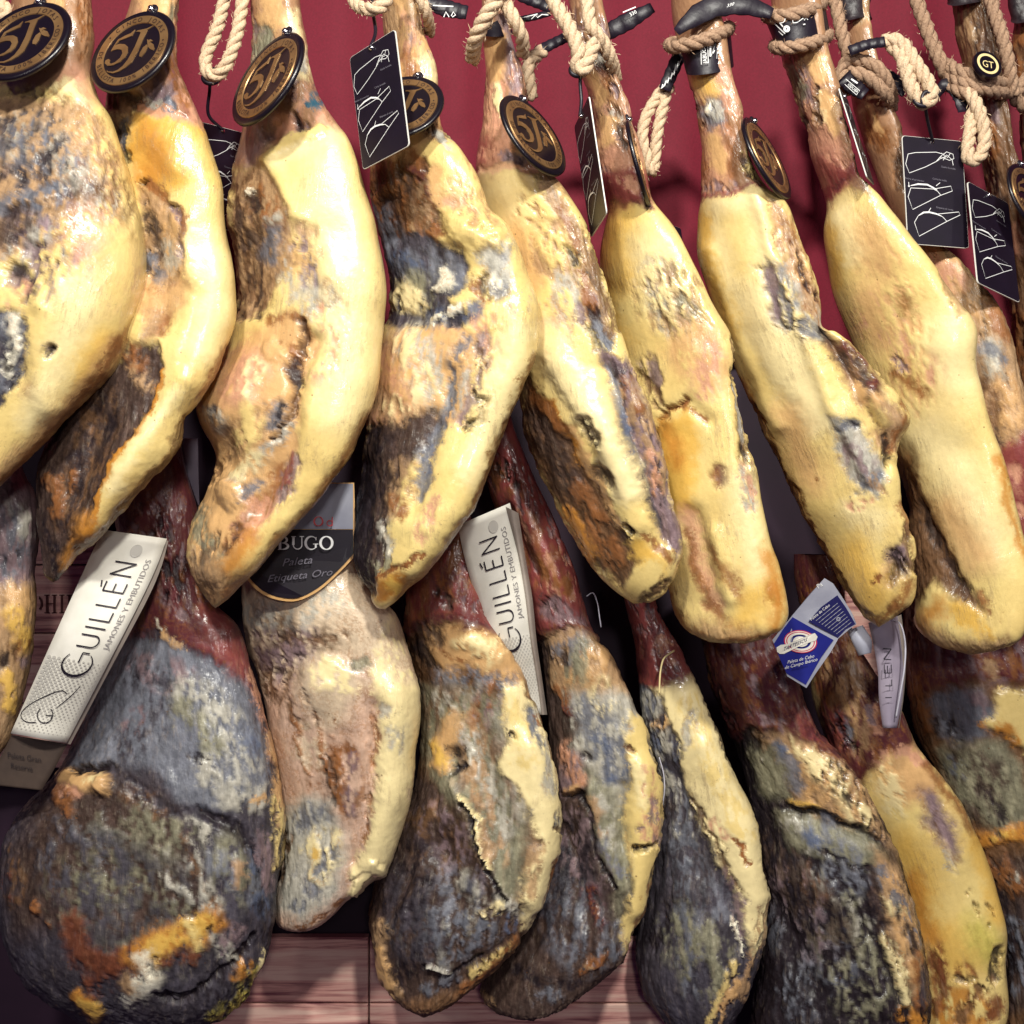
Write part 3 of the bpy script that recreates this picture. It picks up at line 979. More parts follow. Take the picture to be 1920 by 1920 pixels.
Lw[0] = ham('narrow lower ham at the left edge, purple grey above and yellow below',
 '-60,820 -70,900 -90,1000 -110,1100 -120,1200 -110,1320 -80,1420 -40,1470',
 '20,820 45,890 66,930 73,968 70,1010 66,1070 69,1120 61,1200 51,1280 36,1340 14,1402 -40,1470', .10, 'T', '''
U* 14 -90,800 60,800 90,960 85,1080 -90,1110
M 24 c.6 20,960 40,1030 10,1080
G 18 c.5 30,940 55,1000
K 12 c.4 40,1040 10,1050
A 26 c.8 30,1110 50,1140
Y 22 c.8 25,1150 45,1200
N 14 c.7 45,1205 30,1215
B 16 c.6 30,1225
K 16 c.6 5,1240 20,1225
Y 16 c.8 10,1270 22,1330
U 14 c.5 50,1240
''', yaw=.02, nu=(60, 20), nv=200, group=LO)
Lw[1] = ham('large dark mouldy ham at lower left with rust and gold patch',
 '205,780 205,860 212,960 236,1060 244,1130 228,1190 180,1290 138,1380 92,1450 42,1512 8,1572 0,1650 8,1752 40,1822 82,1862 128,1892 165,1925 225,1950 300,1962',
 '330,780 342,860 368,950 372,1050 402,1130 442,1172 462,1230 482,1290 502,1350 521,1420 531,1500 536,1580 531,1660 521,1720 507,1778 490,1830 461,1872 420,1908 370,1942 300,1962', .15, 'Z', '''
X* 12 180,760 360,760 390,1050 410,1120 475,1200 515,1340 490,1310 440,1265 370,1215 290,1180 230,1200
U 60 c.24 300,980 350,1100
N 50 c.25 290,1060 380,1140
U 30 c.45 440,1230 480,1300
R~ 26 400,1180 440,1240
R 20 c.6 380,1150 430,1220
U 12 c.4 300,1100 340,1150
I 12 c.7 470,1250 500,1330 522,1420
A 10 c.8 510,1380 528,1460 534,1540
K 26 c.5 300,1000 320,1100
A 6 c.9 300,1186 335,1208
W 5 290,1168 294,1178
M* 14 215,1205 300,1195 380,1230 470,1300 505,1400 505,1490 440,1520 330,1500 280,1440 200,1430 110,1440 170,1320
Z 40 c.45 260,1260 320,1300 240,1400
U 34 c.4 330,1270 270,1240
G 36 c.55 350,1300 430,1360 460,1420
G 30 c.6 400,1440 450,1490
L 20 c.6 460,1370 478,1410
V 26 c.5 400,1400 340,1330
U 18 c.4 230,1350 260,1345
G 14 c.55 395,1430 380,1460
K 9 c.8 360,1420 380,1425
G 18 c.5 430,1500 480,1510 500,1480
D* 36 60,1500 200,1450 330,1520 370,1620 400,1720 240,1770 120,1740 30,1760 0,1620
V 80 c.4 200,1600 260,1660
V 90 c.4 180,1680 300,1740
M 70 c.3 120,1600 200,1660
G 40 c.25 330,1600 380,1680
Z 80 c.45 230,1700 140,1620 320,1700
V 40 c.5 270,1540 330,1570
B 20 c.3 240,1490 300,1530
A 21 116,1456 150,1468 175,1462 h5
I 12 c.7 110,1480 140,1490
P 8 c.7 160,1462 190,1458
A 13 h12 194,1466 190,1480
N 14 c.7 110,1490 125,1520
K 8 130,1445 165,1440 200,1436 h-8
Z 10 c.75 208,1440 236,1462 262,1490 310,1518 352,1522 h-6
K 11 c.75 380,1520 420,1545 460,1565 482,1600 488,1650 h-7
G 10 c.7 360,1545 390,1560 380,1575
V 40 c.6 420,1600 440,1660
M 30 c.5 400,1620 470,1660 500,1600
U 16 c.7 500,1580 510,1660
T 12 c.6 440,1620 450,1660
L 10 c.7 470,1600 475,1640
G 8 c.6 300,1642 345,1682 392,1705
G 8 c.5 350,1580 372,1640
B 6 c.7 340,1570 360,1640 400,1690
G 18 c.45 380,1660 410,1700
F 9 c.8 522,1500 530,1560 528,1630
A 8 c.6 470,1505 515,1490
L 18 c.6 490,1690 500,1720
K 18 c.6 495,1700 505,1740
E 26 c.85 128,1735 150,1790 200,1815 250,1800
O 28 c.8 395,1725 370,1755 300,1765 255,1795
Y 20 c.75 380,1730 320,1765 290,1780
F 10 c.8 350,1735 370,1780
E 14 c.6 310,1800 360,1800
W 18 c.8 270,1800 285,1835 265,1850
G 14 c.7 290,1850 262,1870
T 16 c.7 240,1850 250,1865
Z 40 c.5 200,1740 260,1720
E 24 c.5 200,1840 160,1860
O 18 c.8 140,1880 165,1895
Y 12 c.7 150,1890 180,1905
G 12 c.7 235,1888 255,1880
K 6 290,1880 340,1872 400,1838 440,1798 470,1750 h-7
G 14 c.6 400,1760 430,1790
U 16 c.6 440,1740 420,1770
C 14 c.6 470,1820 445,1875 400,1905
O 12 c.5 460,1800 440,1830
K 18 c.45 390,1850 430,1815 400,1875
P 6 c.7 490,1780 480,1830
B 16 c.35 15,1600 22,1680
E 7 c.4 5,1640 8,1680
N 10 c.35 60,1700 80,1740
. 60 h-10 220,1620
. 40 h14 440,1640 470,1740
. 40 h10 380,1380 440,1450
. 20 h12 400,1880 470,1800
''', yaw=.02, kd=.55, cut='180,1210 240,1195 300,1185 370,1215 440,1265 500,1320 540,1400', nu=(130, 30), nv=340, group=LO)
Lw[2] = ham('pinkish tan lower ham beside the big dark ham, under a black shield label',
 '470,960 462,1040 452,1130 462,1200 490,1290 512,1400 522,1500 526,1600 520,1690 524,1730 560,1745',
 '640,960 660,1040 692,1100 740,1142 762,1200 780,1280 783,1340 776,1420 770,1480 751,1550 726,1620 700,1652 662,1684 618,1720 560,1745', .165, 'H', '''
J* 25 430,940 700,940 770,1180 720,1230 640,1240 560,1250 480,1300 440,1200
U 40 c.5 480,1170 560,1200 520,1250
B 40 c.4 520,1190 600,1210 500,1290
G 30 c.5 470,1150 540,1150 620,1130
K 24 c.25 500,1230 570,1190
J 26 c.7 640,1180 680,1160 620,1220
J* 25 555,1240 640,1238 690,1280 640,1360 600,1370 565,1320
P 26 c.6 600,1260 640,1290
V 14 c.6 665,1250 690,1240
B 16 c.5 530,1320 560,1380
P* 10 695,1260 735,1150 790,1280 790,1380 770,1520 730,1640 655,1690 655,1640 688,1560 705,1450 712,1350
J 30 c.6 740,1200 760,1260
G 16 c.4 720,1330 740,1400
P 24 c.6 730,1450 720,1540
H* 12 530,1340 570,1370 615,1400 660,1390 692,1400 690,1480 670,1560 640,1550 600,1470 540,1480
N 26 c.45 640,1420 660,1500
J 24 c.5 560,1400 600,1440
J 16 c.5 600,1400 570,1360 620,1470
N 6 c.6 700,1340 706,1400 696,1500 680,1580 h-6
N 20 c.5 650,1420 640,1500 600,1460
D 12 c.6 610,1430 620,1500
H 20 c.6 650,1570 660,1640
G* 21 525,1520 575,1490 610,1500 650,1570 630,1680 570,1730 520,1710
M 26 c.5 560,1540 590,1530
P 20 c.6 580,1590 620,1570 600,1640
M 14 c.6 615,1600 605,1640
Y 14 c.3 590,1600
B 10 c.6 535,1560 530,1650
M 16 c.4 560,1700
N 6 c.6 640,1690 600,1720 560,1738
P 13 h8 662,1640 690,1620 705,1632
P 8 h6 668,1668 690,1640
. 15 h-6 560,1370 600,1480 610,1560
. 15 h-6 640,1380 650,1480 640,1560
. 12 h-4 600,1350 625,1460
. 26 h14 740,1300 735,1450 700,1600
. 16 h-14 705,1330 690,1500 660,1620
. 30 h8 600,1290
. 20 h-10 520,1230 640,1230
N 4 c.7 545,1330 560,1400 585,1470
N 4 c.7 590,1340 605,1420 615,1480
N 4 c.7 625,1350 630,1430
B 5 c.6 575,1300 590,1360
B 14 c.45 520,1210 640,1200
U 20 c.5 480,1240 560,1220
D 9 c.5 500,1250 530,1265
N 12 c.5 625,1420 640,1490
U 14 c.5 655,1430 660,1520
M 12 c.5 560,1640 590,1680
P 16 c.6 610,1250 650,1290
''', yaw=.03, cut='430,1130 560,1120 700,1110 760,1140', group=LO)
Lw[3] = ham('lower ham with white fat ridge over dark cupped face, before the shelf',
 '792,860 780,960 762,1050 752,1120 754,1190 770,1260 781,1330 776,1430 761,1500 736,1560 710,1620 690,1672 682,1722 695,1790 716,1850 748,1888 795,1908',
 '872,860 882,960 896,1060 918,1150 962,1220 1001,1300 1031,1390 1046,1460 1050,1540 1041,1620 1020,1690 986,1750 946,1810 901,1852 850,1888 795,1908', .18, 'B', '''
R* 12 730,840 880,840 910,1100 960,1190 900,1172 830,1160 760,1178
U 50 c.24 830,1000 880,1120
N 40 c.4 850,1080 800,1140
X 30 c.5 800,1040 850,1100
N 26 c.5 860,1010 880,1080
D 10 c.7 830,1110 845,1140
I 10 c.4 860,1000
X 8 762,1182 830,1162 900,1172 950,1200
A* 14 795,1186 860,1170 935,1195 985,1245 1000,1300 945,1285 885,1250 830,1262 795,1240
P 18 c.6 870,1200 930,1220 900,1240
K 18 c.9 785,1210 800,1245
D 16 c.6 820,1200 790,1180
N 6 c.7 815,1215 870,1240
M 26 c.6 830,1275 900,1285 960,1290
Z 24 c.5 790,1290 850,1300
V* 18 785,1290 900,1300 950,1320 945,1440 990,1530 985,1640 965,1690 930,1680 862,1530 812,1480 780,1400
G 60 c.35 860,1340 940,1500
J 40 c.3 900,1330 880,1450
B 50 c.5 830,1330 900,1420 920,1540
U 34 c.4 870,1380 900,1330
T 26 c.5 900,1450 870,1340 930,1600
G 20 c.5 820,1310 880,1390 950,1560
N 18 c.4 880,1350 920,1300
A 20 c.9 830,1380 822,1430 845,1350
Y 14 c.6 815,1400 828,1430
K 9 c.9 846,1405 862,1415
K 8 850,1440 868,1440 h-8
P* 7 940,1290 985,1280 1030,1370 1045,1450 1055,1530 1042,1610 1015,1700 985,1755 972,1725 982,1650 1008,1585 990,1520 955,1465 934,1440 950,1395 942,1340
G 18 c.45 1000,1340 1020,1420 1030,1480
F 20 c.5 960,1320 985,1420
M 10 c.5 990,1330 1010,1390
N 6 c.6 1000,1346 1020,1350
K 4 955,1374 960,1378
M 9 c.8 1036,1530 1040,1545
B 5 c.8 1032,1550 1044,1556
N 8 c.6 1040,1620 1020,1690
T 10 c.5 1005,1590 985,1680
D* 16 765,1440 825,1482 862,1545 905,1640 950,1690 985,1705 975,1745 925,1805 850,1865 750,1890 695,1800 685,1680 735,1560
B 40 c.4 800,1540 840,1600 780,1640
U 60 c.35 820,1560 860,1650
G 40 c.28 860,1700 820,1780
M 50 c.45 880,1740 760,1760
Z 60 c.6 780,1760 760,1680
M 60 c.45 850,1680 840,1760 880,1720
G 22 c.4 860,1660 900,1700
K 40 c.4 730,1720 760,1820 770,1600
. 60 h-10 830,1650 820,1760
L 14 c.5 945,1720 960,1740
G 16 c.7 940,1690 965,1710
P 8 c.6 910,1720 935,1700
P 6 868,1500 890,1560 915,1625 h4
K 5 862,1510 885,1570 910,1635 945,1690 h-8
K 5 795,1825 830,1835 870,1825 900,1800 h-6
G 4 800,1822 835,1830
M 14 c.6 800,1860 840,1850
F 10 c.8 960,1780 915,1815 880,1840
N 9 c.7 970,1770 900,1842 860,1870
T 12 c.7 705,1740 712,1820 735,1870
A 9 c.7 708,1790 720,1850
B 8 c.6 760,1895 800,1900
. 12 h12 850,1480 890,1580 930,1670
. 30 h-20 820,1590 850,1690
. 16 h-12 875,1290 900,1420 950,1580
. 22 h12 1000,1400 1025,1540 990,1690
. 14 h-12 850,1425
. 20 h12 880,1200 940,1230
. 14 h-10 760,1600 720,1720
''', yaw=.03, kd=.62, cut='740,1182 830,1163 900,1172 950,1200 1000,1280', group=LO)
Lw[4] = ham('lower ham with a long bright red shank behind the middle white label',
 '880,740 888,820 905,890 930,980 962,1070 990,1150 1002,1220 1012,1300 1020,1400 1015,1500 990,1600 950,1700 910,1790 892,1845 905,1882 940,1905 985,1912',
 '950,740 972,820 1002,892 1040,972 1070,1050 1090,1110 1112,1170 1150,1222 1181,1290 1211,1360 1236,1430 1243,1500 1237,1600 1221,1662 1201,1722 1182,1790 1160,1815 1112,1860 1050,1893 985,1912', .205, 'D', '''
R* 12 860,720 970,720 1100,1100 1125,1175 1060,1165 1000,1200 950,1100
U 60 c.24 950,900 1050,1080
N 50 c.35 920,900 1000,1050
I 30 c.3 1000,1000 1060,1100
X 26 c.4 940,930 990,1020
I 14 c.45 960,960 1010,1060 1040,1120
N 20 c.4 1020,1060 1060,1100
D 20 c.5 900,850 960,900
X 14 c.6 960,1130 1000,1190
U 24 c.8 1030,1140 1090,1175
D 12 c.6 1020,1130 1060,1150
X 7 1010,1195 1060,1170 1125,1185
T* 14 1015,1200 1070,1180 1125,1190 1165,1235 1195,1310 1130,1320 1030,1300
A 26 c.7 1080,1260 1130,1230
M 26 c.45 1050,1225 1090,1210
K 20 c.4 1030,1230 1070,1240
V 24 c.5 1060,1280 1100,1220
G* 18 1055,1300 1190,1300 1230,1420 1178,1425 1160,1540 1110,1470 1060,1400
P 30 c.4 1130,1300 1170,1370
M 40 c.55 1100,1340 1150,1400 1130,1440
L 24 c.5 1130,1380 1160,1420 1150,1450
D 22 c.8 1050,1340 1062,1390
X 10 c.6 1050,1310 1060,1340
N 14 c.7 1042,1290 1056,1310
U 26 c.7 1075,1430 1065,1470
I 20 c.6 1060,1410 1080,1460
A 14 c.6 1068,1480
K 8 c.8 1095,1415 1105,1420
K 8 1060,1492 1085,1488 h-8
F* 7 1182,1335 1215,1365 1243,1470 1240,1580 1222,1665 1200,1740 1180,1795 1162,1770 1184,1680 1172,1610 1162,1540 1178,1440
P 14 c.7 1190,1440 1200,1500
I 16 c.5 1210,1450 1220,1560
U 10 c.5 1225,1500 1228,1580
K 5 1188,1596 1208,1584 1222,1572 h-4
U 6 c.9 1200,1555 1208,1548
B 5 1182,1398 1190,1410
N 7 c.7 1220,1660 1195,1740
V* 18 1095,1440 1150,1480 1172,1560 1180,1660 1162,1730 1150,1660 1120,1590 1100,1530
G 14 c.5 1130,1500 1140,1580
M 12 c.5 1120,1560 1160,1640
T 12 c.5 1110,1500 1130,1560
K 5 1090,1500 1115,1590 1150,1670 h-8
Z 70 c.6 1040,1600 1060,1720
U 50 c.35 1060,1560 1090,1640
M 60 c.35 1050,1700 1100,1780
X 20 c.6 1100,1680 1120,1720
K 50 c.35 1000,1700 1080,1600
M 20 c.5 1150,1750 1160,1790
G 10 c.5 1160,1740
N 10 c.7 1090,1825 1130,1795
T 8 c.6 1100,1815
K 12 c.7 960,1820 1020,1850 1080,1850
M 14 c.4 1000,1870 1060,1870
T 8 c.7 895,1860 915,1890
. 60 h-9 1050,1660 1020,1760
. 12 h12 1105,1480 1130,1580 1160,1670
. 28 h-20 1050,1570 1090,1690
. 20 h12 1205,1440 1210,1580 1190,1700
. 14 h-12 1165,1480 1165,1580
. 14 h-12 950,960 1000,1080
. 18 h8 990,980 1050,1090
''', yaw=.03, kd=.62, cut='940,1215 1000,1198 1060,1172 1125,1180 1180,1260', group=LO)
Lw[5] = ham('slim lower ham with ivory fat down its right side, fifth from the left',
 '1148,1000 1160,1080 1178,1150 1192,1220 1200,1310 1212,1400 1220,1500 1212,1600 1198,1700 1188,1790 1195,1850 1230,1905 1270,1960 1320,1985',
 '1200,1000 1216,1080 1238,1150 1270,1202 1302,1260 1322,1302 1361,1400 1391,1480 1416,1560 1433,1640 1438,1710 1426,1790 1406,1860 1380,1910 1352,1960 1320,1985', .225, 'Z', '''
R* 12 1130,980 1220,980 1250,1140 1320,1272 1270,1280 1195,1300
U 40 c.24 1200,1120 1260,1240
X 16 c.5 1200,1180 1215,1260
I 12 c.5 1245,1200 1270,1240
M 18 1205,1300 1215,1330
G 24 c.5 1220,1320 1235,1400
L 20 c.5 1235,1390 1250,1430
A 14 c.7 1250,1348 1235,1360
P* 9 1228,1288 1312,1268 1364,1400 1404,1500 1436,1640 1442,1720 1418,1800 1396,1735 1372,1660 1335,1602 1300,1540 1272,1475 1276,1400 1250,1340
F 24 c.5 1290,1320 1330,1420 1390,1560
G 10 c.6 1285,1400 1300,1340
N 5 1372,1575 1390,1590 1402,1612
I 12 c.5 1340,1540 1355,1570
B 8 c.7 1295,1500 1350,1600 1390,1680
U 10 c.8 1365,1640 1385,1700 1390,1760
W 4 1376,1725 1388,1760 1392,1800
T 10 c.7 1430,1700 1420,1790 1390,1870
D 40 c.5 1270,1520 1310,1620 1280,1700
G 36 c.3 1240,1440 1290,1560
M 50 c.4 1270,1600 1320,1720
V 40 c.35 1260,1740 1320,1840
K 40 c.4 1240,1560 1290,1680 1230,1760
V 26 c.4 1290,1720 1350,1780 1330,1850
M 20 c.4 1300,1780 1290,1860 1270,1500
F 8 c.8 1372,1810 1352,1880 1330,1920
A 12 c.6 1380,1850 1350,1920
. 28 h-14 1260,1480 1320,1640
. 22 h12 1320,1400 1380,1540 1420,1680
. 12 h-10 1370,1680 1385,1780
''', yaw=.03, cut='1180,1300 1240,1285 1315,1272 1340,1300', group=LO)
Lw[6] = ham('lower ham with speckled tan shoulder and near black face',
 '1296,1020 1300,1120 1312,1210 1330,1300 1368,1400 1396,1500 1412,1600 1420,1700 1415,1800 1400,1900 1400,1990 1460,2050 1560,2070',
 '1420,1020 1448,1120 1480,1215 1511,1310 1541,1370 1591,1430 1631,1490 1661,1540 1691,1600 1716,1670 1736,1750 1746,1830 1746,1920 1720,2000 1650,2050 1560,2070', .25, 'K', '''
X* 12 1270,1000 1460,1000 1520,1310 1545,1370 1600,1440 1640,1510 1530,1410 1470,1372 1400,1370 1360,1390
U 60 c.24 1380,1200 1480,1330
N 50 c.22 1360,1250 1450,1330
R 18 c.4 1480,1330 1560,1410
U 10 c.6 1410,1345 1440,1352
K 20 c.5 1340,1300 1360,1360
T* 14 1415,1385 1480,1372 1560,1418 1625,1490 1700,1610 1650,1575 1560,1535 1490,1518 1475,1450
A 40 c.6 1530,1440 1600,1520 1540,1500
P 24 c.4 1500,1400 1580,1480 1620,1540
K 40 c.28 1540,1430 1600,1480 1660,1560
M 14 c.9 1455,1402 1480,1440 1492,1475
L 9 c.7 1450,1405 1470,1420
V* 14 1395,1410 1445,1402 1470,1440 1475,1500 1420,1490
G 10 c.4 1430,1430
Y 10 c.8 1482,1508 1530,1522
K 8 1476,1520 1540,1528 1600,1548 1650,1575 h-6
V* 14 1452,1525 1530,1540 1630,1565 1668,1605 1640,1635 1570,1620 1510,1595 1480,1605
G 26 c.4 1480,1560 1520,1580
M 26 c.5 1540,1550 1600,1620 1520,1560
L 10 c.5 1510,1560 1540,1590
K 5 1545,1600 1600,1630 1650,1628
M 26 c.6 1560,1640 1600,1660
T* 14 1640,1590 1690,1620 1725,1700 1745,1800 1750,1880 1712,1870 1690,1790 1662,1710 1640,1640
A 26 c.6 1680,1660 1700,1740 1715,1820
P 16 c.5 1670,1700 1700,1700
M 20 c.4 1650,1640 1700,1700 1720,1760
K 20 c.3 1690,1680 1715,1780
D 10 c.7 1635,1640 1650,1720 1680,1800
P 10 c.9 1665,1760 1685,1820 1700,1880
N 16 c.7 1725,1800 1735,1880
Z 12 c.8 1738,1820 1742,1880
O 16 c.7 1700,1900 1730,1920
B 26 c.5 1500,1640 1530,1680
V 16 c.5 1590,1680 1620,1760 1650,1860
M 60 c.3 1480,1720 1560,1800 1500,1860
G 50 c.22 1520,1660 1600,1740
U 50 c.25 1470,1650 1520,1760
V 50 c.3 1560,1760 1620,1880
G 8 c.5 1600,1700 1610,1750
D 50 c.4 1440,1600 1560,1760
. 30 h10 1560,1460 1640,1550
. 16 h-12 1500,1530 1620,1570
. 20 h-12 1450,1700 1520,1850
. 16 h10 1560,1680 1620,1800 1660,1900
. 14 h-10 1600,1700 1650,1820
''', yaw=.03, kd=.6, cut='1350,1400 1400,1375 1470,1374 1530,1412 1600,1446 1650,1520', group=LO)  # small mauve stroke low on the red shank paints a specular spot
Lw[7] = ham('yellow to orange lower ham with a mauve patch, second from the right edge',
 '1490,1040 1500,1130 1518,1220 1528,1320 1560,1420 1600,1500 1640,1570 1670,1660 1690,1760 1700,1860 1720,1960 1780,2000',
 '1562,1040 1582,1130 1606,1200 1642,1262 1692,1340 1722,1400 1762,1450 1801,1510 1831,1570 1861,1640 1876,1720 1882,1800 1886,1870 1872,1930 1840,1985 1780,2000', .27, 'F', '''
X* 12 1470,1020 1610,1020 1650,1250 1725,1400 1680,1415 1640,1440 1600,1500 1540,1400
N 70 c.5 1540,1150 1600,1290 1650,1360
T 50 c.28 1570,1220 1620,1330
U 40 c.24 1560,1200 1640,1350
X 26 c.8 1660,1350 1700,1385 1640,1370
T 34 c.5 1580,1270 1620,1300 1600,1390
A 24 c.4 1560,1250 1610,1330
K 13 c.9 1572,1362 1592,1400
M 10 c.7 1565,1345 1590,1380
R 18 c.5 1560,1340 1570,1420
I 10 c.6 1632,1330 1645,1370
U 7 1625,1330 1635,1350
A* 18 1645,1430 1720,1400 1770,1460 1760,1500 1690,1510 1650,1480
P 22 c.7 1660,1450 1680,1520
I 10 c.6 1650,1420 1700,1410 1740,1430
U* 16 1722,1485 1752,1480 1785,1530 1800,1580 1790,1620 1765,1590 1740,1550
B 12 c.35 1760,1530 1770,1560
G 8 c.6 1770,1600 1790,1640
N~ 9 1740,1430 1800,1510 1835,1580
Y~ 40 1700,1600 1740,1700 1800,1800
O~ 22 1710,1660 1740,1760
Y~ 20 1830,1580 1865,1660 1876,1720
F~ 26 1780,1700 1800,1660
K 20 c.22 1830,1690 1855,1720
C~ 26 1830,1740 1850,1780
N 20 c.7 1755,1790 1770,1880
E 14 c.8 1750,1800 1770,1850 1760,1900
O 30 c.7 1800,1880 1840,1900 1780,1920
N 18 c.6 1810,1820 1825,1830
D 8 c.6 1800,1835 1820,1845
K 13 c.8 1872,1790 1868,1830
B 14 c.7 1860,1840 1830,1870 1800,1910
E 16 c.6 1870,1880 1850,1920
''', yaw=.03, cut='1560,1520 1600,1470 1650,1428 1725,1400 1760,1430', group=LO)
Lw[8] = ham('lower ham at the right edge with a cupped green grey face and orange fat rim',
 '1690,1040 1690,1140 1688,1230 1698,1300 1720,1390 1748,1450 1780,1530 1810,1600 1840,1680 1860,1780 1870,1880 1890,1960 1950,2000',
 '1900,1040 1920,1140 1950,1240 1990,1330 2020,1430 2040,1530 2050,1640 2050,1750 2040,1860 2010,1960 1950,2000', .31, 'B', '''
X* 12 1660,1000 1960,1000 1980,1290 1900,1280 1820,1270 1740,1300 1680,1310
U 70 c.24 1760,1180 1880,1220
N 50 c.35 1800,1120 1900,1240
N 20 c.6 1720,1280 1730,1330
T 10 c.7 1850,1240 1870,1270
M* 14 1738,1312 1790,1290 1840,1292 1865,1330 1860,1385 1800,1402 1760,1385
U 16 c.6 1830,1300 1850,1330
K 20 c.4 1760,1360 1800,1380
N 10 c.7 1728,1310 1735,1370
F* 8 1880,1300 1960,1290 1960,1420 1910,1400 1885,1365 1850,1362 1850,1350
O 10 c.8 1850,1362 1885,1368 1905,1395
V* 14 1752,1410 1800,1400 1870,1392 1915,1430 1930,1540 1870,1560 1810,1530 1775,1480
D 40 c.5 1800,1440 1860,1460 1840,1520
M 16 c.5 1800,1450 1780,1430
K 26 c.4 1850,1500 1880,1540
O 16 c.85 1830,1585 1870,1570 1930,1560
Y 8 c.6 1860,1572 1900,1562
D* 18 1830,1620 1960,1600 1960,1900 1860,1900
K 30 c.5 1880,1700 1890,1800
N 26 c.6 1860,1630 1900,1660
G 8 c.5 1905,1650
M 20 c.4 1900,1740 1910,1850
''', yaw=.02, kd=.5, cut='1680,1310 1740,1298 1820,1272 1900,1280 2000,1290', nu=(80, 24), nv=240, group=LO)
# ------------------------------------------------------------------ lettering and flat-thing helpers
_fc = {}
def glyphs(text):
    """outline lettering as a flat mesh in em units: vertices (x,y), faces, width"""
    if text in _fc: return _fc[text]
    cu = bpy.data.curves.new('lettering', 'FONT'); cu.body = text; cu.size = 1; cu.resolution_u = 2
    ob = bpy.data.objects.new('lettering', cu); COL.objects.link(ob)
    me = bpy.data.meshes.new_from_object(ob)
    V = [(v.co.x, v.co.y) for v in me.vertices]; F = [tuple(p.vertices) for p in me.polygons]
    bpy.data.objects.remove(ob); bpy.data.curves.remove(cu); bpy.data.meshes.remove(me)
    wd = max([v[0] for v in V] or [.3])
    _fc[text] = (V, F, wd); return _fc[text]
def stroke_quads(P, wd):
    """flat ribbon along 2-D polyline, wd = width (number or list)"""
    P = np.array(P, float); T = np.gradient(P, axis=0); T /= np.linalg.norm(T, axis=1)[:, None]+1e-9
    N = np.stack([-T[:, 1], T[:, 0]], 1); wd = np.broadcast_to(wd, (len(P),))[:, None]/2
    V = np.vstack([P+N*wd, P-N*wd]); n = len(P)
    return V, [(k, k+1, n+k+1, n+k) for k in range(n-1)]
def pose(c, e1, e2, d, aspect=1., sgn=1):
    """3-D frame of a flat thing from how its half axes look; returns f(u,v,w) -> point"""
    a = np.array(e1, float)/aspect; b = np.array(e2, float); s = mmpx(d); o = bp(c[0], c[1], d)
    r = o-np.array([0, -D, CZ]); r /= np.linalg.norm(r)
    p1 = np.array([a[0], 0, -a[1]])*s; p2 = np.array([b[0], 0, -b[1]])*s
    dd = b@b-a@a; cc = a@b; z1s = (dd+math.sqrt(dd*dd+4*cc*cc))/2
    z1 = math.sqrt(max(z1s, 0)); z2 = math.sqrt(max(z1s-dd, 0))
    if cc > 0: z1 = -z1
    z = np.array([z1, z2])*s*sgn
    for it in range(60):
        A = p1+z[0]*r; B = p2+z[1]*r
        F = np.array([A@A-B@B, A@B]); J = np.array([[2*A@r, -2*B@r], [r@B, r@A]])
        z = z-np.clip(np.linalg.solve(J+1e-12*np.eye(2), F), -.01, .01)
    E1 = p1+z[0]*r; E2 = p2+z[1]*r
    N = np.cross(E1, E2); N /= np.linalg.norm(N)
    if N@r > 0: N = -N
    return lambda u, v, w=0.: o+E1*u*aspect+E2*v+N*w
def solid(mb, poly, f, w0, w1):
    """extrude a 2-D outline between heights w0 and w1 over the frame f"""
    n = len(poly); V = [f(x, y, w1) for x, y in poly]+[f(x, y, w0) for x, y in poly]
    F = [tuple(range(n)), tuple(range(2*n-1, n-1, -1))]+[(k, n+k, n+(k+1) % n, (k+1) % n) for k in range(n)]
    mb.add(V, F)
def flat(mb, V2, F, f, w): mb.add([f(x, y, w) for x, y in V2], F)
def text_on(mb, text, f, org, right, up, w, size=1.):
    V, F, wd = glyphs(text); org = np.array(org, float); r = np.array(right, float); u = np.array(up, float)
    flat(mb, [tuple(org+r*x*size+u*y*size) for x, y in V], F, f, w)
def pxframe(depth_fn): return lambda x, y, w=0.: bp(x, y, depth_fn(x, y)-w)

# ------------------------------------------------------------------ round medallions
def _inv(ptsz):
    out = []
    A = np.array([[68, 35], [0, -75]], float); Ai = np.linalg.inv(A)
    for x, y in ptsz:
        out.append(tuple(Ai@np.array([150+x/9.6-250, 20+y/9.6-98])))
    return out
EM5 = _inv([(600,775),(640,700),(728,562),(860,490),(955,450),(1025,385),(1000,430),(970,495),(860,540),(745,585),(672,668),(760,640),(850,648),(900,692),(897,780),(845,880),(755,965),(640,1020),(545,1032),(495,985),(510,935),(560,910),(588,925),(578,972),(605,995),(680,965),(765,890),(808,805),(790,745),(715,735),(640,755)])
EMJ = _inv([(1050,425),(1060,405),(1150,385),(1240,365),(1350,310),(1345,325),(1240,392),(1180,515),(1080,750),(960,970),(850,1065),(740,1130),(640,1162),(535,1142),(532,1102),(550,1128),(640,1135),(720,1105),(810,1035),(900,920),(1020,700),(1128,440),(1100,422)])
LEAF1 = _inv([(1098,860),(1110,800),(1170,700),(1235,650),(1248,680),(1200,785),(1130,870)])
LEAF2 = _inv([(1250,660),(1295,612),(1345,650),(1358,720),(1335,752),(1285,730),(1252,690)])
LEAF3 = _inv([(1236,560),(1262,575),(1300,560),(1340,590),(1300,600),(1272,615),(1265,650),(1245,660)])
def circ(r, n=64): return [(r*math.cos(2*math.pi*k/n), r*math.sin(2*math.pi*k/n)) for k in range(n)]
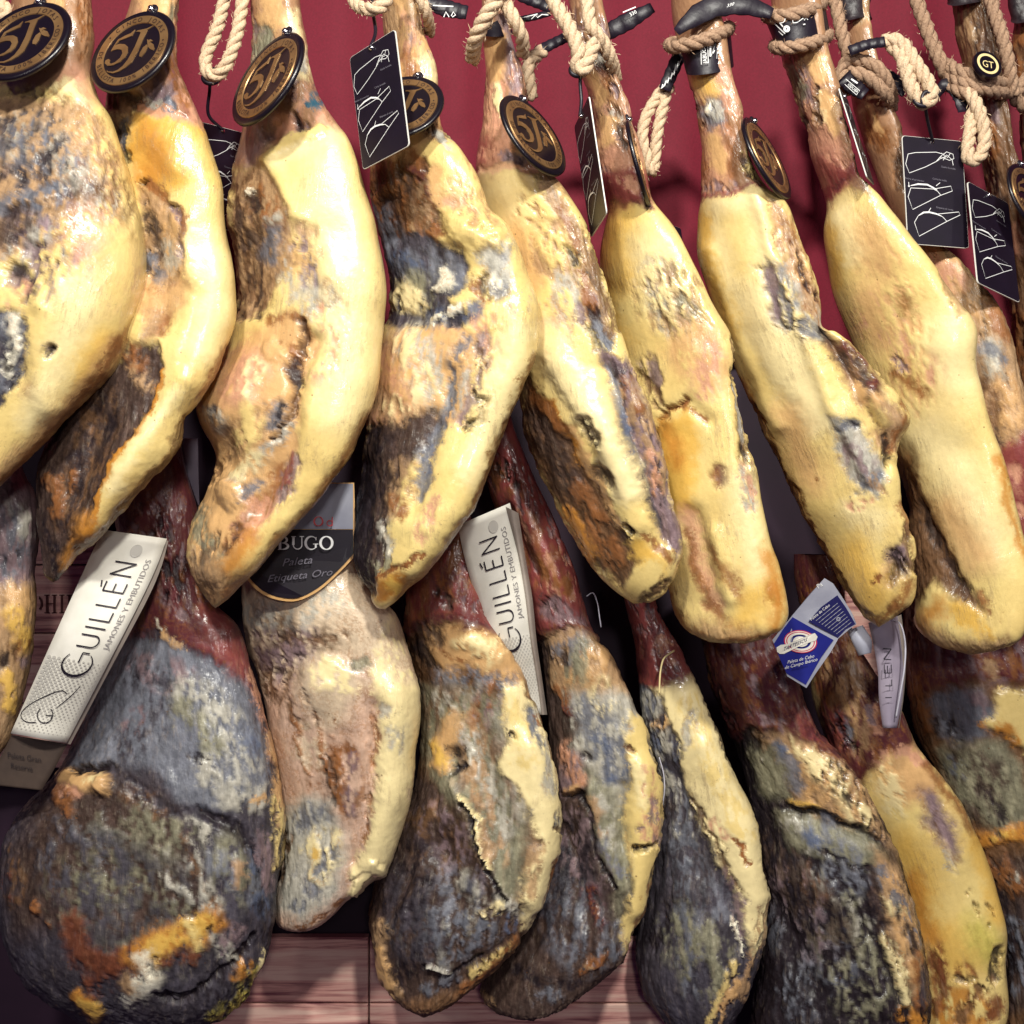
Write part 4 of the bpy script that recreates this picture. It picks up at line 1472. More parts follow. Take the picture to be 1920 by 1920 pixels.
def medallion(label, c, e1, e2, d):
    f = pose(c, e1, e2, d); root = empty('medallion')
    R = np.linalg.norm(f(0, 1)-f(0, 0)); t = .05*R
    mb = MB(); n = 72; prof = [(.94, -t), (1., -t*.6), (1., t*.5), (.965, t), (.90, t*.75), (0.001, t*.75)]
    V = [f(r*math.cos(2*math.pi*k/n), r*math.sin(2*math.pi*k/n), h) for r, h in prof for k in range(n)]
    F = [(a*n+k, a*n+(k+1) % n, (a+1)*n+(k+1) % n, (a+1)*n+k) for a in range(len(prof)-1) for k in range(n)]
    F.append(tuple(range(n))[::-1]); mb.add(V, F); mb.build('disc', M_ENAMEL, root)
    mb = MB(); a, b = circ(.85), circ(.67); h = t*.75+.0006
    for r0, r1, hh0, hh1 in ((.86, .85, h-.0008, h+.0004), (.85, .68, h+.0004, h+.0004), (.68, .67, h+.0004, h-.0008)):
        V = [f(x, y, hh0) for x, y in circ(r0)]+[f(x, y, hh1) for x, y in circ(r1)]
        mb.add(V, [(k, (k+1) % 64, 64+(k+1) % 64, 64+k) for k in range(64)])
    ring = mb.build('copper_ring', M_GOLD, root)
    mb = MB(); ht = h+.0009
    def arc(txt, a0, a1, top):
        for i, ch in enumerate(txt):
            if ch == ' ': continue
            an = math.radians(a0+(a1-a0)*i/(len(txt)-1)); V, Fg, wd = glyphs(ch); sz = .155
            up = np.array([math.cos(an), math.sin(an)])*(1 if top else -1); ri = np.array([up[1], -up[0]])
            o = np.array([math.cos(an), math.sin(an)])*(.705 if top else .815)
            flat(mb, [tuple(o+ri*(x-wd/2)*sz*.95+up*y*sz) for x, y in V], Fg, f, ht)
    arc('CINCO JOTAS', 142, 38, True); arc('DE BELLOTA 100% IBERICO', 188, 368, False)
    for an in (158, 18):
        q = np.array([math.cos(math.radians(an)), math.sin(math.radians(an))])*.765
        flat(mb, [(q[0]+x*.02, q[1]+y*.02) for x, y in circ(1, 8)], [tuple(range(8))], f, ht)
    mb.build('ring_lettering', M_GOLDDARK, ring, smooth=False)
    for nm, polys in (('numeral', [EM5]), ('initial', [EMJ]), ('acorn_sprig', [LEAF1, LEAF2, LEAF3])):
        mb = MB(); [solid(mb, p, f, t*.7, t*.75+.0009) for p in polys]; mb.build(nm, M_GOLD, root, smooth=False)
    mb = MB()
    P = [f(.10*math.cos(a), 1.04+.10*math.sin(a), 0) for a in np.linspace(-.4, math.pi+.4, 14)]
    mb.tube(P, .035*R, 8); ey = mb.build('eyelet', M_BLACK, root)
    mb = MB(); P = [f(.0, 1.02, -.02*R), f(.0, 1.04, .05*R), f(.0, 1.05, .10*R)]; mb.tube(P, [.075*R, .075*R, .04*R], 10); mb.build('stud', M_STEEL, ey)
    return tag(root, label, 'medallion', 'round black and copper medallions hung on the shanks')
MED = [
 ('round black medallion cut by the left edge, on the leftmost ham', (44, 78), (84, -10), (30, -72), -.075),
 ('round black medallion on the second ham from the left, fully in view', (249, 97), (70, 0), (36, -76), -.055),
 ('tilted round black medallion beside the blue ink mark', (502, 149), (56, -18), (35, -85), -.055),
 ('round medallion half hidden by a black hanging card', (755, 200), (72, 8), (28, -56), -.03),
 ('round medallion tilted to the right against the red cloth, on the fifth ham', (1000, 255), (58, 36), (-18, -66), -.015),
 ('dark medallion seen nearly edge on, right of the sixth shank', (1198, 308), (11, 22), (-20, -80), .02),
 ('dark narrow medallion on the right of the grey bruised shank', (1437, 298), (38, 36), (-24, -68), .03),
 ('medallion sliced by the right edge of the picture', (1928, 368), (36, 18), (-14, -58), .08),
]
for m in MED: medallion(*m)

# ------------------------------------------------------------------ black carving cards
def cz(p): return ((p[0]-1252-(p[1]-775)*.055)/336*2-1, 1-(p[1]-780-(p[0]-1252)*.07)/592*2)
CARD_LINES = [[(1285,885),(1325,876),(1440,871),(1478,880)], [(1440,924),(1380,955),(1292,990),(1272,940),(1285,885)], [(1440,924),(1470,890),(1500,868),(1535,880),(1540,905),(1515,915),(1475,900),(1440,924)],
 [(1460,905),(1480,880),(1505,900),(1520,875)], [(1480,915),(1500,885),(1530,912),(1536,942)], [(1450,915),(1490,895),(1470,875)],
 [(1300,1072),(1285,1120),(1310,1190),(1465,1110),(1530,1085),(1522,1058),(1425,1076),(1300,1072)], [(1425,1076),(1448,1088),(1466,1110)], [(1288,1040),(1290,1062)], [(1440,1058),(1462,1040)],
 [(1340,1225),(1320,1260),(1345,1335),(1500,1252),(1572,1217),(1565,1200),(1440,1214)], [(1440,1214),(1475,1228),(1500,1254)], [(1395,1205),(1410,1180)]]
CARD_THICK = [[(1298,1060),(1340,1051),(1390,1053),(1425,1070),(1445,1082)], [(1340,1224),(1370,1206),(1400,1204),(1440,1213),(1470,1226)]]
CARD_TEXT = [('Suelta la malla', 1470, 955, 27), ('Retira el protector', 1268, 1022, 27), ('Corta la malla', 1420, 1022, 27), ('Empieza el corte', 1440, 1180, 27)]
def carving_card(label, c, e1, e2, d, cord=None, ring=None):
    f = pose(c, e1, e2, d, .58); root = empty('carving_card')
    r = .06; cor = []
    for sx, sy, a0 in ((1, 1, 0), (-1, 1, 90), (-1, -1, 180), (1, -1, 270)):
        for q in range(5):
            an = math.radians(a0+q*22.5); cor.append((sx*(1-r/.58*1)+r/.58*math.cos(an), sy*(1-r)+r*math.sin(an)))
    mb = MB(); solid(mb, cor, f, -.0007, .0007)
    mb.build('card_core', M_CARDEDGE, root, smooth=False)
    mb = MB(); n = len(cor); flat(mb, [(x*.985, y*.992) for x, y in cor], [tuple(range(n))], f, .0011); flat(mb, [(x*.985, y*.992) for x, y in cor], [tuple(range(n))[::-1]], f, -.0011)
    face = mb.build('card_face', M_CARD, root, smooth=False)
    mb = MB()
    for L in CARD_LINES:
        V, F = stroke_quads([(u*.58, v) for u, v in map(cz, L)], .0105); flat(mb, [(x/.58, y) for x, y in V], F, f, .0018)
    for L in CARD_THICK:
        V, F = stroke_quads([(u*.58, v) for u, v in map(cz, L)], [.012, .03, .03, .026, .012]); flat(mb, [(x/.58, y) for x, y in V], F, f, .0021)
    u, v = cz((1290, 1062)); flat(mb, [(u+x*.03, v+y*.018) for x, y in circ(1, 10)], [tuple(range(10))], f, .0018)
    mb.build('line_drawing', M_WHITE, face, smooth=False)
    for tx, x, y, s in CARD_TEXT:
        mb = MB(); u, v = cz((x, y)); text_on(mb, tx, f, (u, v), (.082, -.004), (0, .046), .0018)
        mb.build('caption', M_GREYINK, face, smooth=False)
    mb = MB(); mb.tube([f(-.02, .93, -.002), f(-.02, .93, .0035)], .0028, 10); mb.build('rivet', M_STEEL, face)
    if cord:
        P = [f(-.02, .93, .003)]+[bp(*q) for q in cord]; mb = MB(); mb.tube(spline(P, 24), .0022, 8); mb.build('cord', M_BLACK, root)
    if ring:
        o = bp(*ring); mb = MB(); s = mmpx(ring[2])
        mb.tube([o+np.array([15*s*math.cos(a), 4*s*math.sin(a), 12*s*math.sin(a)]) for a in np.linspace(0, 2*math.pi, 26)], .0030, 8)
        mb.tube([o+np.array([9*s*math.cos(a)+6*s, -5*s, 14*s*math.sin(a)]) for a in np.linspace(.5, 3.8, 16)], .0028, 8); mb.build('clip_ring', M_BLACK, root)
    return tag(root, label, 'hang tag', 'black cards with white carving drawings')
carving_card('black card with white carving drawings in front of the half hidden medallion', (711, 189), (43, -25), (-13, -107), -.07, [(704, 60, -.05), (699, 20, -.03), (697, -25, -.02)])
carving_card('black drawing card mostly hidden between the second and third hams', (424, 336), (43, 9), (-8, -97), .14, [(391, 215, .12), (393, 170, .10), (394, 150, .09)], (396, 146, .085))
carving_card('black drawing card turned nearly sideways, left of the sixth shank', (1107, 316), (14, -26), (-16, -107), -.02, [(1090, 190, -.01), (1088, 160, -.01), (1088, 140, -.012)], (1085, 132, -.015))
carving_card('black drawing card hanging flat on the red cloth from a rope loop', (1753, 360), (57, 5), (-6, -101), .10, [(1738, 220, .08), (1735, 196, .07)], (1730, 188, .065))
carving_card('black drawing card at far right overlapping the edge of another card', (1862, 454), (39, 20), (-10, -94), .085)
carving_card('black card seen edge on between the eighth and ninth shanks', (1606, 258), (7, 9), (-26, -82), .05)
carving_card('dark card corner peeking out between the sixth and seventh hams', (1262, 478), (22, 8), (-8, -58), .17)

# ------------------------------------------------------------------ ropes
def rope(label, path, R=13, mat=None, pitch=62, name='rope'):
    P = np.array([bp(*q) for q in path]); L = sum(np.linalg.norm(P[k+1]-P[k]) for k in range(len(P)-1))
    s = mmpx(path[0][2]); n = max(24, int(L/s/5)); mb = MB(); mb.rope(spline(P, n), R*s, pitch*s)
    o = mb.build(name, mat or M_ROPE); return tag(o, label, 'rope', 'jute ropes the hams hang from')
def wrap_path(x0, y0, x1, y1, d, r, turns=1.0, a0=math.pi*.95, pitch=0):
    """loop round a shank: (x0,y0)-(x1,y1) its visible front span, r = depth radius in metres"""
    out = []
    for a in np.linspace(a0, a0-2*math.pi*turns, int(26*turns)):
        k = (math.cos(a)+1)/2; out.append((x0+(x1-x0)*k, y0+(y1-y0)*k+10*max(0, math.sin(a))+pitch*(a0-a)/(2*math.pi), d-r*math.sin(a)))
    return out
rope('short rope piece in the top left corner', [(-30, -40, -.02), (2, 5, -.03), (10, 28, -.03), (-20, 52, -.02)], 13)
rope('pale rope loop hanging free between the second and third shanks', [(430, -50, .03), (410, 45, .03), (388, 100, .03), (386, 128, .028), (398, 142, .025), (414, 136, .022), (431, 105, .02), (447, 52, .02), (462, -50, .02)], 12)
rope('rope loop over the top of the fourth shank, beside the hanging card', [(650, -50, -.01), (664, 2, -.03), (684, 16, -.05), (706, 16, -.06), (724, 2, -.055), (736, -40, -.04)], 12)
rope('short rope strand down the right side of the fourth shank', [(770, -50, -.02), (792, 5, -.02), (802, 35, .0), (806, 62, .04)], 11)
rope('thick rope running down the left of the fifth shank', [(962, -50, -.03), (930, 0, -.03), (905, 42, -.02), (890, 78, .0), (886, 112, .04)], 15)
rope('rope strand running down the right of the fifth shank', [(925, -50, .0), (942, -5, -.015), (962, 32, -.02), (978, 68, -.005), (980, 102, .03)], 13)
rope('frayed rope end below a black cuff, between the fifth and sixth shanks', [(1018, 96, .08), (996, 112, .075), (990, 135, .075), (993, 160, .08), (996, 185, .09)], 13)
rope('rope strand crossing to the clip ring of the sideways card', [(1018, -50, -.01), (1040, 5, -.02), (1066, 50, -.025), (1084, 92, -.025), (1083, 124, -.02), (1094, 132, -.022), (1105, 108, -.022), (1114, 78, -.02)], 14)
rope('rope strand down the right of the sixth shank', [(1094, -50, .0), (1102, 10, -.01), (1108, 48, -.012), (1130, 78, .0), (1146, 112, .02), (1154, 150, .06)], 13)
rope('drooping rope loop with black cuff, left of the seventh shank', [(1252, 158, .10), (1232, 182, .098), (1210, 222, .095), (1205, 262, .095), (1214, 298, .1), (1222, 324, .105), (1228, 300, .105), (1231, 262, .1), (1238, 222, .098), (1247, 184, .098), (1256, 160, .10)], 11)
rope('rope turn tied above the black band of the seventh shank', wrap_path(1256, 84, 1366, 52, .075, .045, 1.15), 13, M_ROPE2)
rope('upper rope turn round the eighth shank', wrap_path(1438, 28, 1540, 6, .088, .045, 1.1), 13, M_ROPE2)
rope('lower rope turn round the eighth shank, under the black band', wrap_path(1452, 86, 1552, 66, .088, .045, 1.1), 12, M_ROPE2)
rope('rope strands coming down to the ninth shank from above', [(1552, -50, .09), (1566, 5, .09), (1578, 60, .09), (1590, 104, .095)], 12, M_ROPE2)
rope('twisted rope turns sloping round the ninth shank', [(1584, 180, .11), (1576, 150, .1), (1584, 120, .095), (1606, 112, .09), (1640, 124, .09), (1660, 146, .095), (1672, 182, .12), (1668, 205, .16)], 12, M_ROPE2)
rope('second slanting rope turn below the first on the ninth shank', [(1588, 135, .098), (1612, 138, .088), (1640, 155, .09), (1660, 178, .1), (1672, 204, .14)], 12, M_ROPE2)
rope('pale rope loop under a black cuff, carrying the flat hanging card', [(1655, 78, .085), (1682, 76, .08), (1702, 96, .075), (1722, 126, .07), (1742, 158, .066), (1748, 180, .064), (1736, 194, .066), (1722, 186, .068), (1708, 160, .07), (1698, 128, .074), (1688, 100, .08), (1668, 84, .088)], 13)
rope('brown rope slanting down from above to the knot on the tenth shank', [(1706, -50, .14), (1722, 10, .14), (1742, 65, .14), (1764, 118, .14), (1778, 150, .15)], 13, M_ROPE2)
rope('brown rope running down the right of the tenth shank', [(1846, -50, .13), (1862, 15, .125), (1880, 70, .12), (1893, 128, .125), (1900, 180, .14)], 12, M_ROPE2)
rope('knotted rope turns round the neck of the tenth shank', wrap_path(1776, 118, 1890, 146, .165, .055, 2.2, pitch=18), 12, M_ROPE2)
rope('hanging rope tail looped below the knot of the tenth shank', [(1808, 165, .12), (1828, 190, .105), (1842, 228, .1), (1846, 264, .1), (1838, 292, .1), (1822, 302, .1), (1814, 288, .1), (1818, 250, .105), (1824, 205, .115)], 12)
rope('dark rope sliver at the right edge beside the tenth shank', [(1930, 140, .16), (1912, 165, .15), (1902, 182, .15), (1925, 205, .16)], 12, M_ROPE2)

# ------------------------------------------------------------------ black bands, cuffs and straps
def neck_band(parent, x0, y0, x1, y1, x2, y2, x3, y3, d, prints, name='neck_band'):
    """printed sleeve round a shank: left edge (x0,y0)-(x1,y1), right edge (x2,y2)-(x3,y3)"""
    n = 40; mb = MB(); V = []
    for k in range(7):
        t = k/6; lx, ly = x0+(x1-x0)*t, y0+(y1-y0)*t; rx, ry = x2+(x3-x2)*t, y2+(y3-y2)*t
        for j in range(n):
            a = 2*math.pi*j/n; c = (1-math.cos(a))/2; s = math.sin(a); hw = (rx-lx)/2
            bulge = 7*max(0, s); wob = 1+.012*math.sin(a*5+k*1.3)
            V.append(bp(lx+(rx-lx)*c, ly+(ry-ly)*c+bulge, d-s*hw*mmpx(d)*1.12*wob))
    mb.add(V, [(k*n+j, k*n+(j+1) % n, (k+1)*n+(j+1) % n, (k+1)*n+j) for k in range(6) for j in range(n)])
    o = mb.build(name, M_BLACK, parent)
    cx = (x0+x1+x2+x3)/4; hw = (x2+x3-x0-x1)/4
    f = pxframe(lambda x, y: d-math.sqrt(max(.02, 1-((x-cx-(y-(y0+y1)/2)*(x1-x0)/max(1, y1-y0))/hw)**2))*hw*mmpx(d)*1.15-.003)
    mb = MB()
    for p in prints:
        if p[0] == 't': text_on(mb, p[1], f, p[2], p[3], p[4], 0)
        else:
            V, F = stroke_quads(p[1], p[2]); flat(mb, V, F, f, 0)
    mb.build('band_print', M_WHITE, o, smooth=False)
    return o
neck_band(U[7], 1274, 84, 1287, 138, 1370, 60, 1376, 124, .074, [('t', 'JABUGO', (1326, 118), (-1.0, -9.6), (-10.5, 1.2)),
  ('l', [(1314, 80), (1327, 76), (1328, 118), (1315, 121), (1314, 80)], 1.3), ('l', [(1332, 84), (1332, 106)], 3.2), ('l', [(1334, 104), (1346, 68), (1344, 110)], .8), ('l', [(1337, 100), (1340, 94)], 2), ('l', [(1345, 92), (1353, 92), (1353, 99), (1345, 99)], 3),
  ('l', [(1360, 86), (1359, 108)], 3), ('l', [(1363, 100), (1362, 124)], 3)])
neck_band(U[8], 1434, 36, 1452, 80, 1548, 16, 1556, 60, .086, [('l', [(1436, 36), (1468, 66)], 2), ('l', [(1441, 33), (1472, 63)], 2), ('l', [(1446, 31), (1456, 42)], 3), ('l', [(1452, 30), (1468, 50)], 2.4),
  ('l', [(1464+8*math.cos(a), 36+7*math.sin(a)) for a in np.linspace(0, 6.283, 20)], 1.4), ('l', [(1459, 36), (1469, 35)], 1.8), ('l', [(1464, 31), (1464, 41)], 1.8),
  ('l', [(1475+4*math.cos(a), 54+4*math.sin(a)) for a in np.linspace(0, 6.283, 14)], 5), ('l', [(1503, 28), (1496, 28), (1486, 36), (1487, 43), (1495, 42), (1506, 34), (1508, 38), (1511, 33), (1515, 37)], 1.5), ('l', [(1506, 46), (1510, 45)], 2)])
neck_band(U[5], 904, 44, 898, 62, 950, 24, 962, 62, .05, [])
def strap(label, path, wd, d0, d1, prints=(), cat='strap', name='strap', group='black straps and cuffs above the hams'):
    P = spline(path, 20); t = np.linspace(0, 1, 20); T = np.gradient(P, axis=0); T /= np.linalg.norm(T, axis=1)[:, None]; N = np.stack([-T[:, 1], T[:, 0]], 1)
    ww = np.interp(t, np.linspace(0, 1, len(wd)), wd); th = .0016; V = []; mb = MB(); rr = []
    for k in range(20):
        dd = d0+(d1-d0)*t[k]
        for q, (o, w) in enumerate(((-.5, 0), (-.44, th), (0, th*1.6), (.44, th), (.5, 0), (.44, -th), (0, -th), (-.44, -th))):
            p = P[k]+N[k]*ww[k]*o*(1+.06*math.sin(k*1.9+o*3)); w = w*(1+.5*math.sin(k*1.3+q)); V.append(bp(p[0], p[1], dd-w))
    F = [(k*8+j, k*8+(j+1) % 8, (k+1)*8+(j+1) % 8, (k+1)*8+j) for k in range(19) for j in range(8)]+[tuple(range(8)), tuple(19*8+j for j in range(8))[::-1]]
    mb.add(V, F); o = mb.build(name, M_BLACK)
    if prints:
        f = pxframe(lambda x, y: (d0+d1)/2-.0055-abs(d1-d0)*.5); mb = MB()
        for p in prints:
            if p[0] == 't': text_on(mb, p[1], f, p[2], p[3], p[4], 0)
            else:
                V, F = stroke_quads(p[1], p[2]); flat(mb, V, F, f, 0)
        mb.build('strap_print', M_WHITE, o, smooth=False)
    return tag(o, label, cat, group)
strap('black strap with white scribble behind the fourth shank', [(795, 0), (830, 14), (876, 24)], [20, 34, 26], .04, .05, [('l', [(812, 10), (850, 12)], 2), ('l', [(832, 32), (836, 22), (842, 32)], 1.6), ('l', [(846, 30), (850, 22), (854, 28), (848, 32)], 1.6)])
strap('short black strap between the fifth and sixth ropes at the top', [(955, -20), (990, -4), (1030, 14)], [26, 26, 20], .05, .06)
strap('thin black strap with white scribble right of the fifth shank', [(968, 38), (1000, 32), (1032, 24)], [12, 14, 12], .10, .10, [('l', [(976, 34), (1008, 26)], 1.6), ('l', [(996, 36), (1004, 28), (1008, 33), (1016, 27), (1028, 28)], 1.4)])
strap('grey black cuff holding the frayed rope end', [(1006, 98), (1036, 82), (1070, 66)], [22, 20, 20], .085, .10)
strap('broad black strap printed 330 right of the sixth rope', [(1128, 66), (1170, 44), (1224, 14)], [30, 34, 20], .09, .07, [('t', '330', (1182, 31), (8.5, -4.6), (-4.5, -8.5)), ('l', [(1168, 23), (1192, 13)], 2)])
strap('black cuff with white script on the drooping rope loop', [(1290, 66), (1268, 116), (1246, 168)], [24, 26, 24], .092, .086, [('l', [(1243, 158), (1240, 166), (1246, 160), (1250, 150), (1251, 156), (1255, 144), (1257, 149), (1261, 136), (1263, 141), (1268, 120), (1268, 132), (1273, 114), (1272, 122), (1278, 110)], 2.2)])
strap('black strap printed 330 joining the seventh and eighth shanks', [(1268, 60), (1300, 34), (1340, 12), (1392, 8), (1448, 26)], [16, 40, 44, 40, 22], .03, .04, [('t', '330', (1362, 14), (9.2, -3.0), (3.0, 9.0*-1))])
strap('black cuff at the top of the pale rope loop with the flat card', [(1592, 96), (1625, 84), (1660, 78)], [20, 20, 20], .072, .07)
strap('black printed strap end on the left of the ninth shank', [(1582, 142), (1600, 160), (1622, 178)], [36, 36, 24], .088, .092, [('t', 'JABUGO', (1608, 176), (-5.2, -4.4), (5.0, -5.4)), ('l', [(1586, 148), (1612, 170), (1606, 178), (1584, 158)], 1), ('l', [(1596, 148), (1608, 156)], 3)])
strap('crumpled black strap behind the pale rope loop', [(1655, 135), (1676, 152), (1694, 180)], [20, 30, 8], .13, .13)
strap('crumpled black strap under the knot of the tenth shank', [(1756, 180), (1774, 158), (1800, 176), (1806, 210)], [12, 26, 34, 20], .14, .12)
# round seal on the tenth shank
f = pose((1850, 122), (26, 6), (-2, -24), .095); o = empty('seal_badge'); mb = MB(); solid(mb, circ(1, 32), f, -.002, .002); mb.build('seal_disc', M_ENAMEL, o, smooth=False)
mb = MB(); V = [f(x, y, .0028) for x, y in circ(.78, 32)]+[f(x, y, .0028) for x, y in circ(.6, 32)]; mb.add(V, [(k, (k+1) % 32, 32+(k+1) % 32, 32+k) for k in range(32)]); text_on(mb, 'GT', f, (-.42, -.3), (.62, 0), (0, .75), .0028); mb.build('seal_print', M_CREAM, o, smooth=False)
tag(o, 'small black seal with cream ring above the knot of the tenth shank', 'seal')
# hooves are parts of their hams
def hoof(parent, L, R, d):
    Lp, Rp = spline(pts(L), 20), spline(pts(R), 20); mb = MB(); n = 24; V = []
    for k in range(20):
        hw = abs(Rp[k, 0]-Lp[k, 0])/2; cxx = (Rp[k]+Lp[k])/2
        for j in range(n):
            a = 2*math.pi*j/n; rr = 1+.05*math.sin(a*3+k*.5)+.03*math.sin(a*7+k)+(.06 if k == 19 else 0)
            V.append(bp(cxx[0]-math.cos(a)*hw*rr, cxx[1]+4*math.sin(a*2), d-math.sin(a)*hw*rr*mmpx(d)))
    mb.add(V, [(k*n+j, k*n+(j+1) % n, (k+1)*n+(j+1) % n, (k+1)*n+j) for k in range(19) for j in range(n)]+[tuple(range(n)), tuple(19*n+j for j in range(n))[::-1]])
    mb.build('hoof', M_HOOF, parent)
hoof(U[9], '1562,-70 1566,-20 1572,10 1576,30', '1636,-70 1634,-20 1632,20 1634,40', .15)
hoof(U[10], '1762,-80 1768,-40 1774,-10 1778,6', '1852,-80 1850,-40 1852,-10 1854,8', .17)
hoof(U[11], '1884,-80 1888,-20 1893,20 1897,40', '1955,-80 1955,-20 1958,20 1960,40', .2)

# ------------------------------------------------------------------ paper labels
def ruled(left, right, n=28, m=8):
    a, b = spline(left, n), spline(right, n); return a, b, n, m
def strip_label(name, label, left, right, dfn, mat, thick=.0003, extra=None, back=None):
    """paper strip between two edge curves; returns root and f(u,v,w) (u across, v along from the top)"""
    a, b, n, m = ruled(left, right)
    def f(u, v, w=0.):
        k = v*(n-1); i = int(min(max(math.floor(k), 0), n-2)); t = k-i
        A = a[i]*(1-t)+a[i+1]*t; B = b[i]*(1-t)+b[i+1]*t; p = A*(1-u)+B*u
        return bp(p[0], p[1], dfn(u, v)-w)
    root = empty(name); mb = MB(); V = []
    for w in (thick, -thick):
        V += [f(j/m, i/(n-1), w) for i in range(n) for j in range(m+1)]
    o = n*(m+1); F = []
    for i in range(n-1):
        for j in range(m):
            q = i*(m+1)+j; F.append((q, q+m+1, q+m+2, q+1)); F.append((o+q, o+q+1, o+q+m+2, o+q+m+1))
    rim = [j for j in range(m+1)]+[i*(m+1)+m for i in range(1, n)]+[(n-1)*(m+1)+j for j in range(m-1, -1, -1)]+[i*(m+1) for i in range(n-2, 0, -1)]
    F += [(rim[k], rim[(k+1) % len(rim)], o+rim[(k+1) % len(rim)], o+rim[k]) for k in range(len(rim))]
    mb.add(V, F); mb.build('paper', mat, root)
    if back is not None:
        mb = MB(); aa, bb = spline(back[0], n), spline(back[1], n); V = []
        for i in range(n):
            for j in range(m+1):
                p = aa[i]*(1-j/m)+bb[i]*j/m; V.append(bp(p[0], p[1], dfn(j/m, i/(n-1))+back[2]))
        mb.add(V, [(i*(m+1)+j, (i+1)*(m+1)+j, (i+1)*(m+1)+j+1, i*(m+1)+j+1) for i in range(n-1) for j in range(m)]); mb.build('back_fold', M_PAPERB, root)
    tag(root, label, 'label'); return root, f
def arcp(cx, cy, rx, ry, a0, a1, n=24): return [(cx+rx*math.cos(math.radians(a)), cy+ry*math.sin(math.radians(a))) for a in np.linspace(a0, a1, n)]
GL = {'U': [[(0, 1), (0, .3)]+arcp(.32, .3, .32, .3, 180, 360, 12)+[(.64, 1)]], 'I': [[(0, 0), (0, 1)]], 'L': [[(0, 1), (0, 0), (.5, 0)]], 'É': [[(.5, 1), (0, 1), (0, 0), (.5, 0)], [(0, .52), (.44, .52)], [(.18, 1.16), (.5, 1.24)]], 'N': [[(0, 0), (0, 1), (.68, 0), (.68, 1)]]}
ADV = {'U': .94, 'I': .30, 'L': .68, 'É': .80, 'N': .9}
def sharp(P, k=10):
    out = []
    for (ax, ay), (bx, by) in zip(P[:-1], P[1:]): out += [(ax+(bx-ax)*t, ay+(by-ay)*t) for t in np.linspace(0, 1, k, endpoint=False)]
    return out+[P[-1]]
def brand_strip(root, f, Lpx, Wpx, vG, u_base, cap, dots=True, logo=True):
    """word running up the strip: x along -v, letter tops toward u=0. Lengths in strip pixels"""
    ink = MB()
    def put(P, wd):
        """P in pixels: x along the reading direction, y = height above base line"""
        V, F = stroke_quads(P, wd); flat(ink, [(u_base-y/Wpx, vG-x/Lpx) for x, y in V], F, f, .0022)
    C = cap*1.5                                   # the big initial
    put(arcp(C*.45, C*.36, C*.45, C*.5, 50, 320, 40), [1.6+3.6*math.sin(math.pi*t)**1.5 for t in np.linspace(0, 1, 40)])
    put([(C*(.50+.36*t), C*.34) for t in np.linspace(0, 1, 8)], 2.6); put([(C*.86, C*(.34-.24*t)) for t in np.linspace(0, 1, 6)], 2.6)
    x = C*1.08
    for ch in 'UILLÉN':
        for st in GL[ch]:
            for (a, b) in zip(st[:-1], st[1:]): put([(x+(a[0]+(b[0]-a[0])*t)*cap, (a[1]+(b[1]-a[1])*t)*cap) for t in np.linspace(-.02, 1.02, 9)], 2.6)
        x += ADV[ch]*cap+cap*.12
    ink.build('brand_lettering', M_INK, root, smooth=False)
    mb = MB()
    V, F, wd = glyphs('JAMONES Y EMBUTIDOS'); s = (x-C*1.1)/wd
    flat(mb, [(u_base+.19-(yy*s*.85)/Wpx, vG-(C*1.1+xx*s)/Lpx) for xx, yy in V], F, f, .0016); mb.build('small_lettering', M_PALEINK, root, smooth=False)
    if logo:
        mb = MB()
        def putl(P, wd):
            V, F = stroke_quads(P, wd); flat(mb, [logo(x, y) for x, y in V], F, f, .0016)
        putl(spline([(158, 1284), (140, 1304), (113, 1326)], 10), [1., 1.2, 1.4, 1.6, 1.8, 1.8, 1.8, 1.6, 1.4, 1.2])
        putl(spline([(132, 1300), (122, 1294), (100, 1300), (62, 1318), (42, 1334), (41, 1346), (54, 1354), (72, 1354)], 24), 1.8)
        putl(arcp(90, 1340, 16, 15, -50, 230, 26)[::-1], 2.0); putl([(92, 1341), (104, 1341), (103, 1350)], 2.0)
        mb.build('ham_logo', M_INK, root, smooth=False)
    if dots:
        mb = MB(); k = 0
        for i in range(30):
            for j in range(12):
                u = .06+.08*j+(.04 if i % 2 else 0); v = .62+.0125*i
                if u > .96 or v > .97: continue
                r = (3.6-.22*j)*(1 if v < .9 else .6); V = [(u+r*x/Wpx, v+r*y/Lpx) for x, y in circ(1, 8)]; flat(mb, V, [tuple(range(8))], f, .0012)
        mb.build('dot_pattern', M_DOT, root, smooth=False)
    mb = MB(); flat(mb, [(.62+.09*math.cos(a), .075+.03*math.sin(a)) for a in np.linspace(0, 6.283, 18, endpoint=False)], [tuple(range(18))], f, .0012); mb.build('embossed_mark', M_DOT, root, smooth=False)
A1 = np.array([[121, -172], [17, 382]], float); A1i = np.linalg.inv(A1)
def logo1(x, y): q = A1i@np.array([x-192., y-993.]); return (q[0], q[1])
g, f = strip_label('paper_label', 'long white label with black lettering, leaning beside the big dark ham',
  [(192, 993), (165, 1052), (130, 1130), (78, 1245), (20, 1375)], [(313, 1010), (294, 1062), (262, 1130), (200, 1250), (125, 1393)],
  lambda u, v: .05-.016*math.sin(math.pi*u)-.02*math.sin(math.pi*v)+.006*math.sin(9*v), M_PAPER,
  back=([(200, 995), (190, 1050), (160, 1130), (100, 1245), (60, 1375)], [(316, 1014), (300, 1070), (270, 1136), (206, 1256), (132, 1396)], .012))
brand_strip(g, f, 420, 120, .69, .70, 37, logo=logo1)
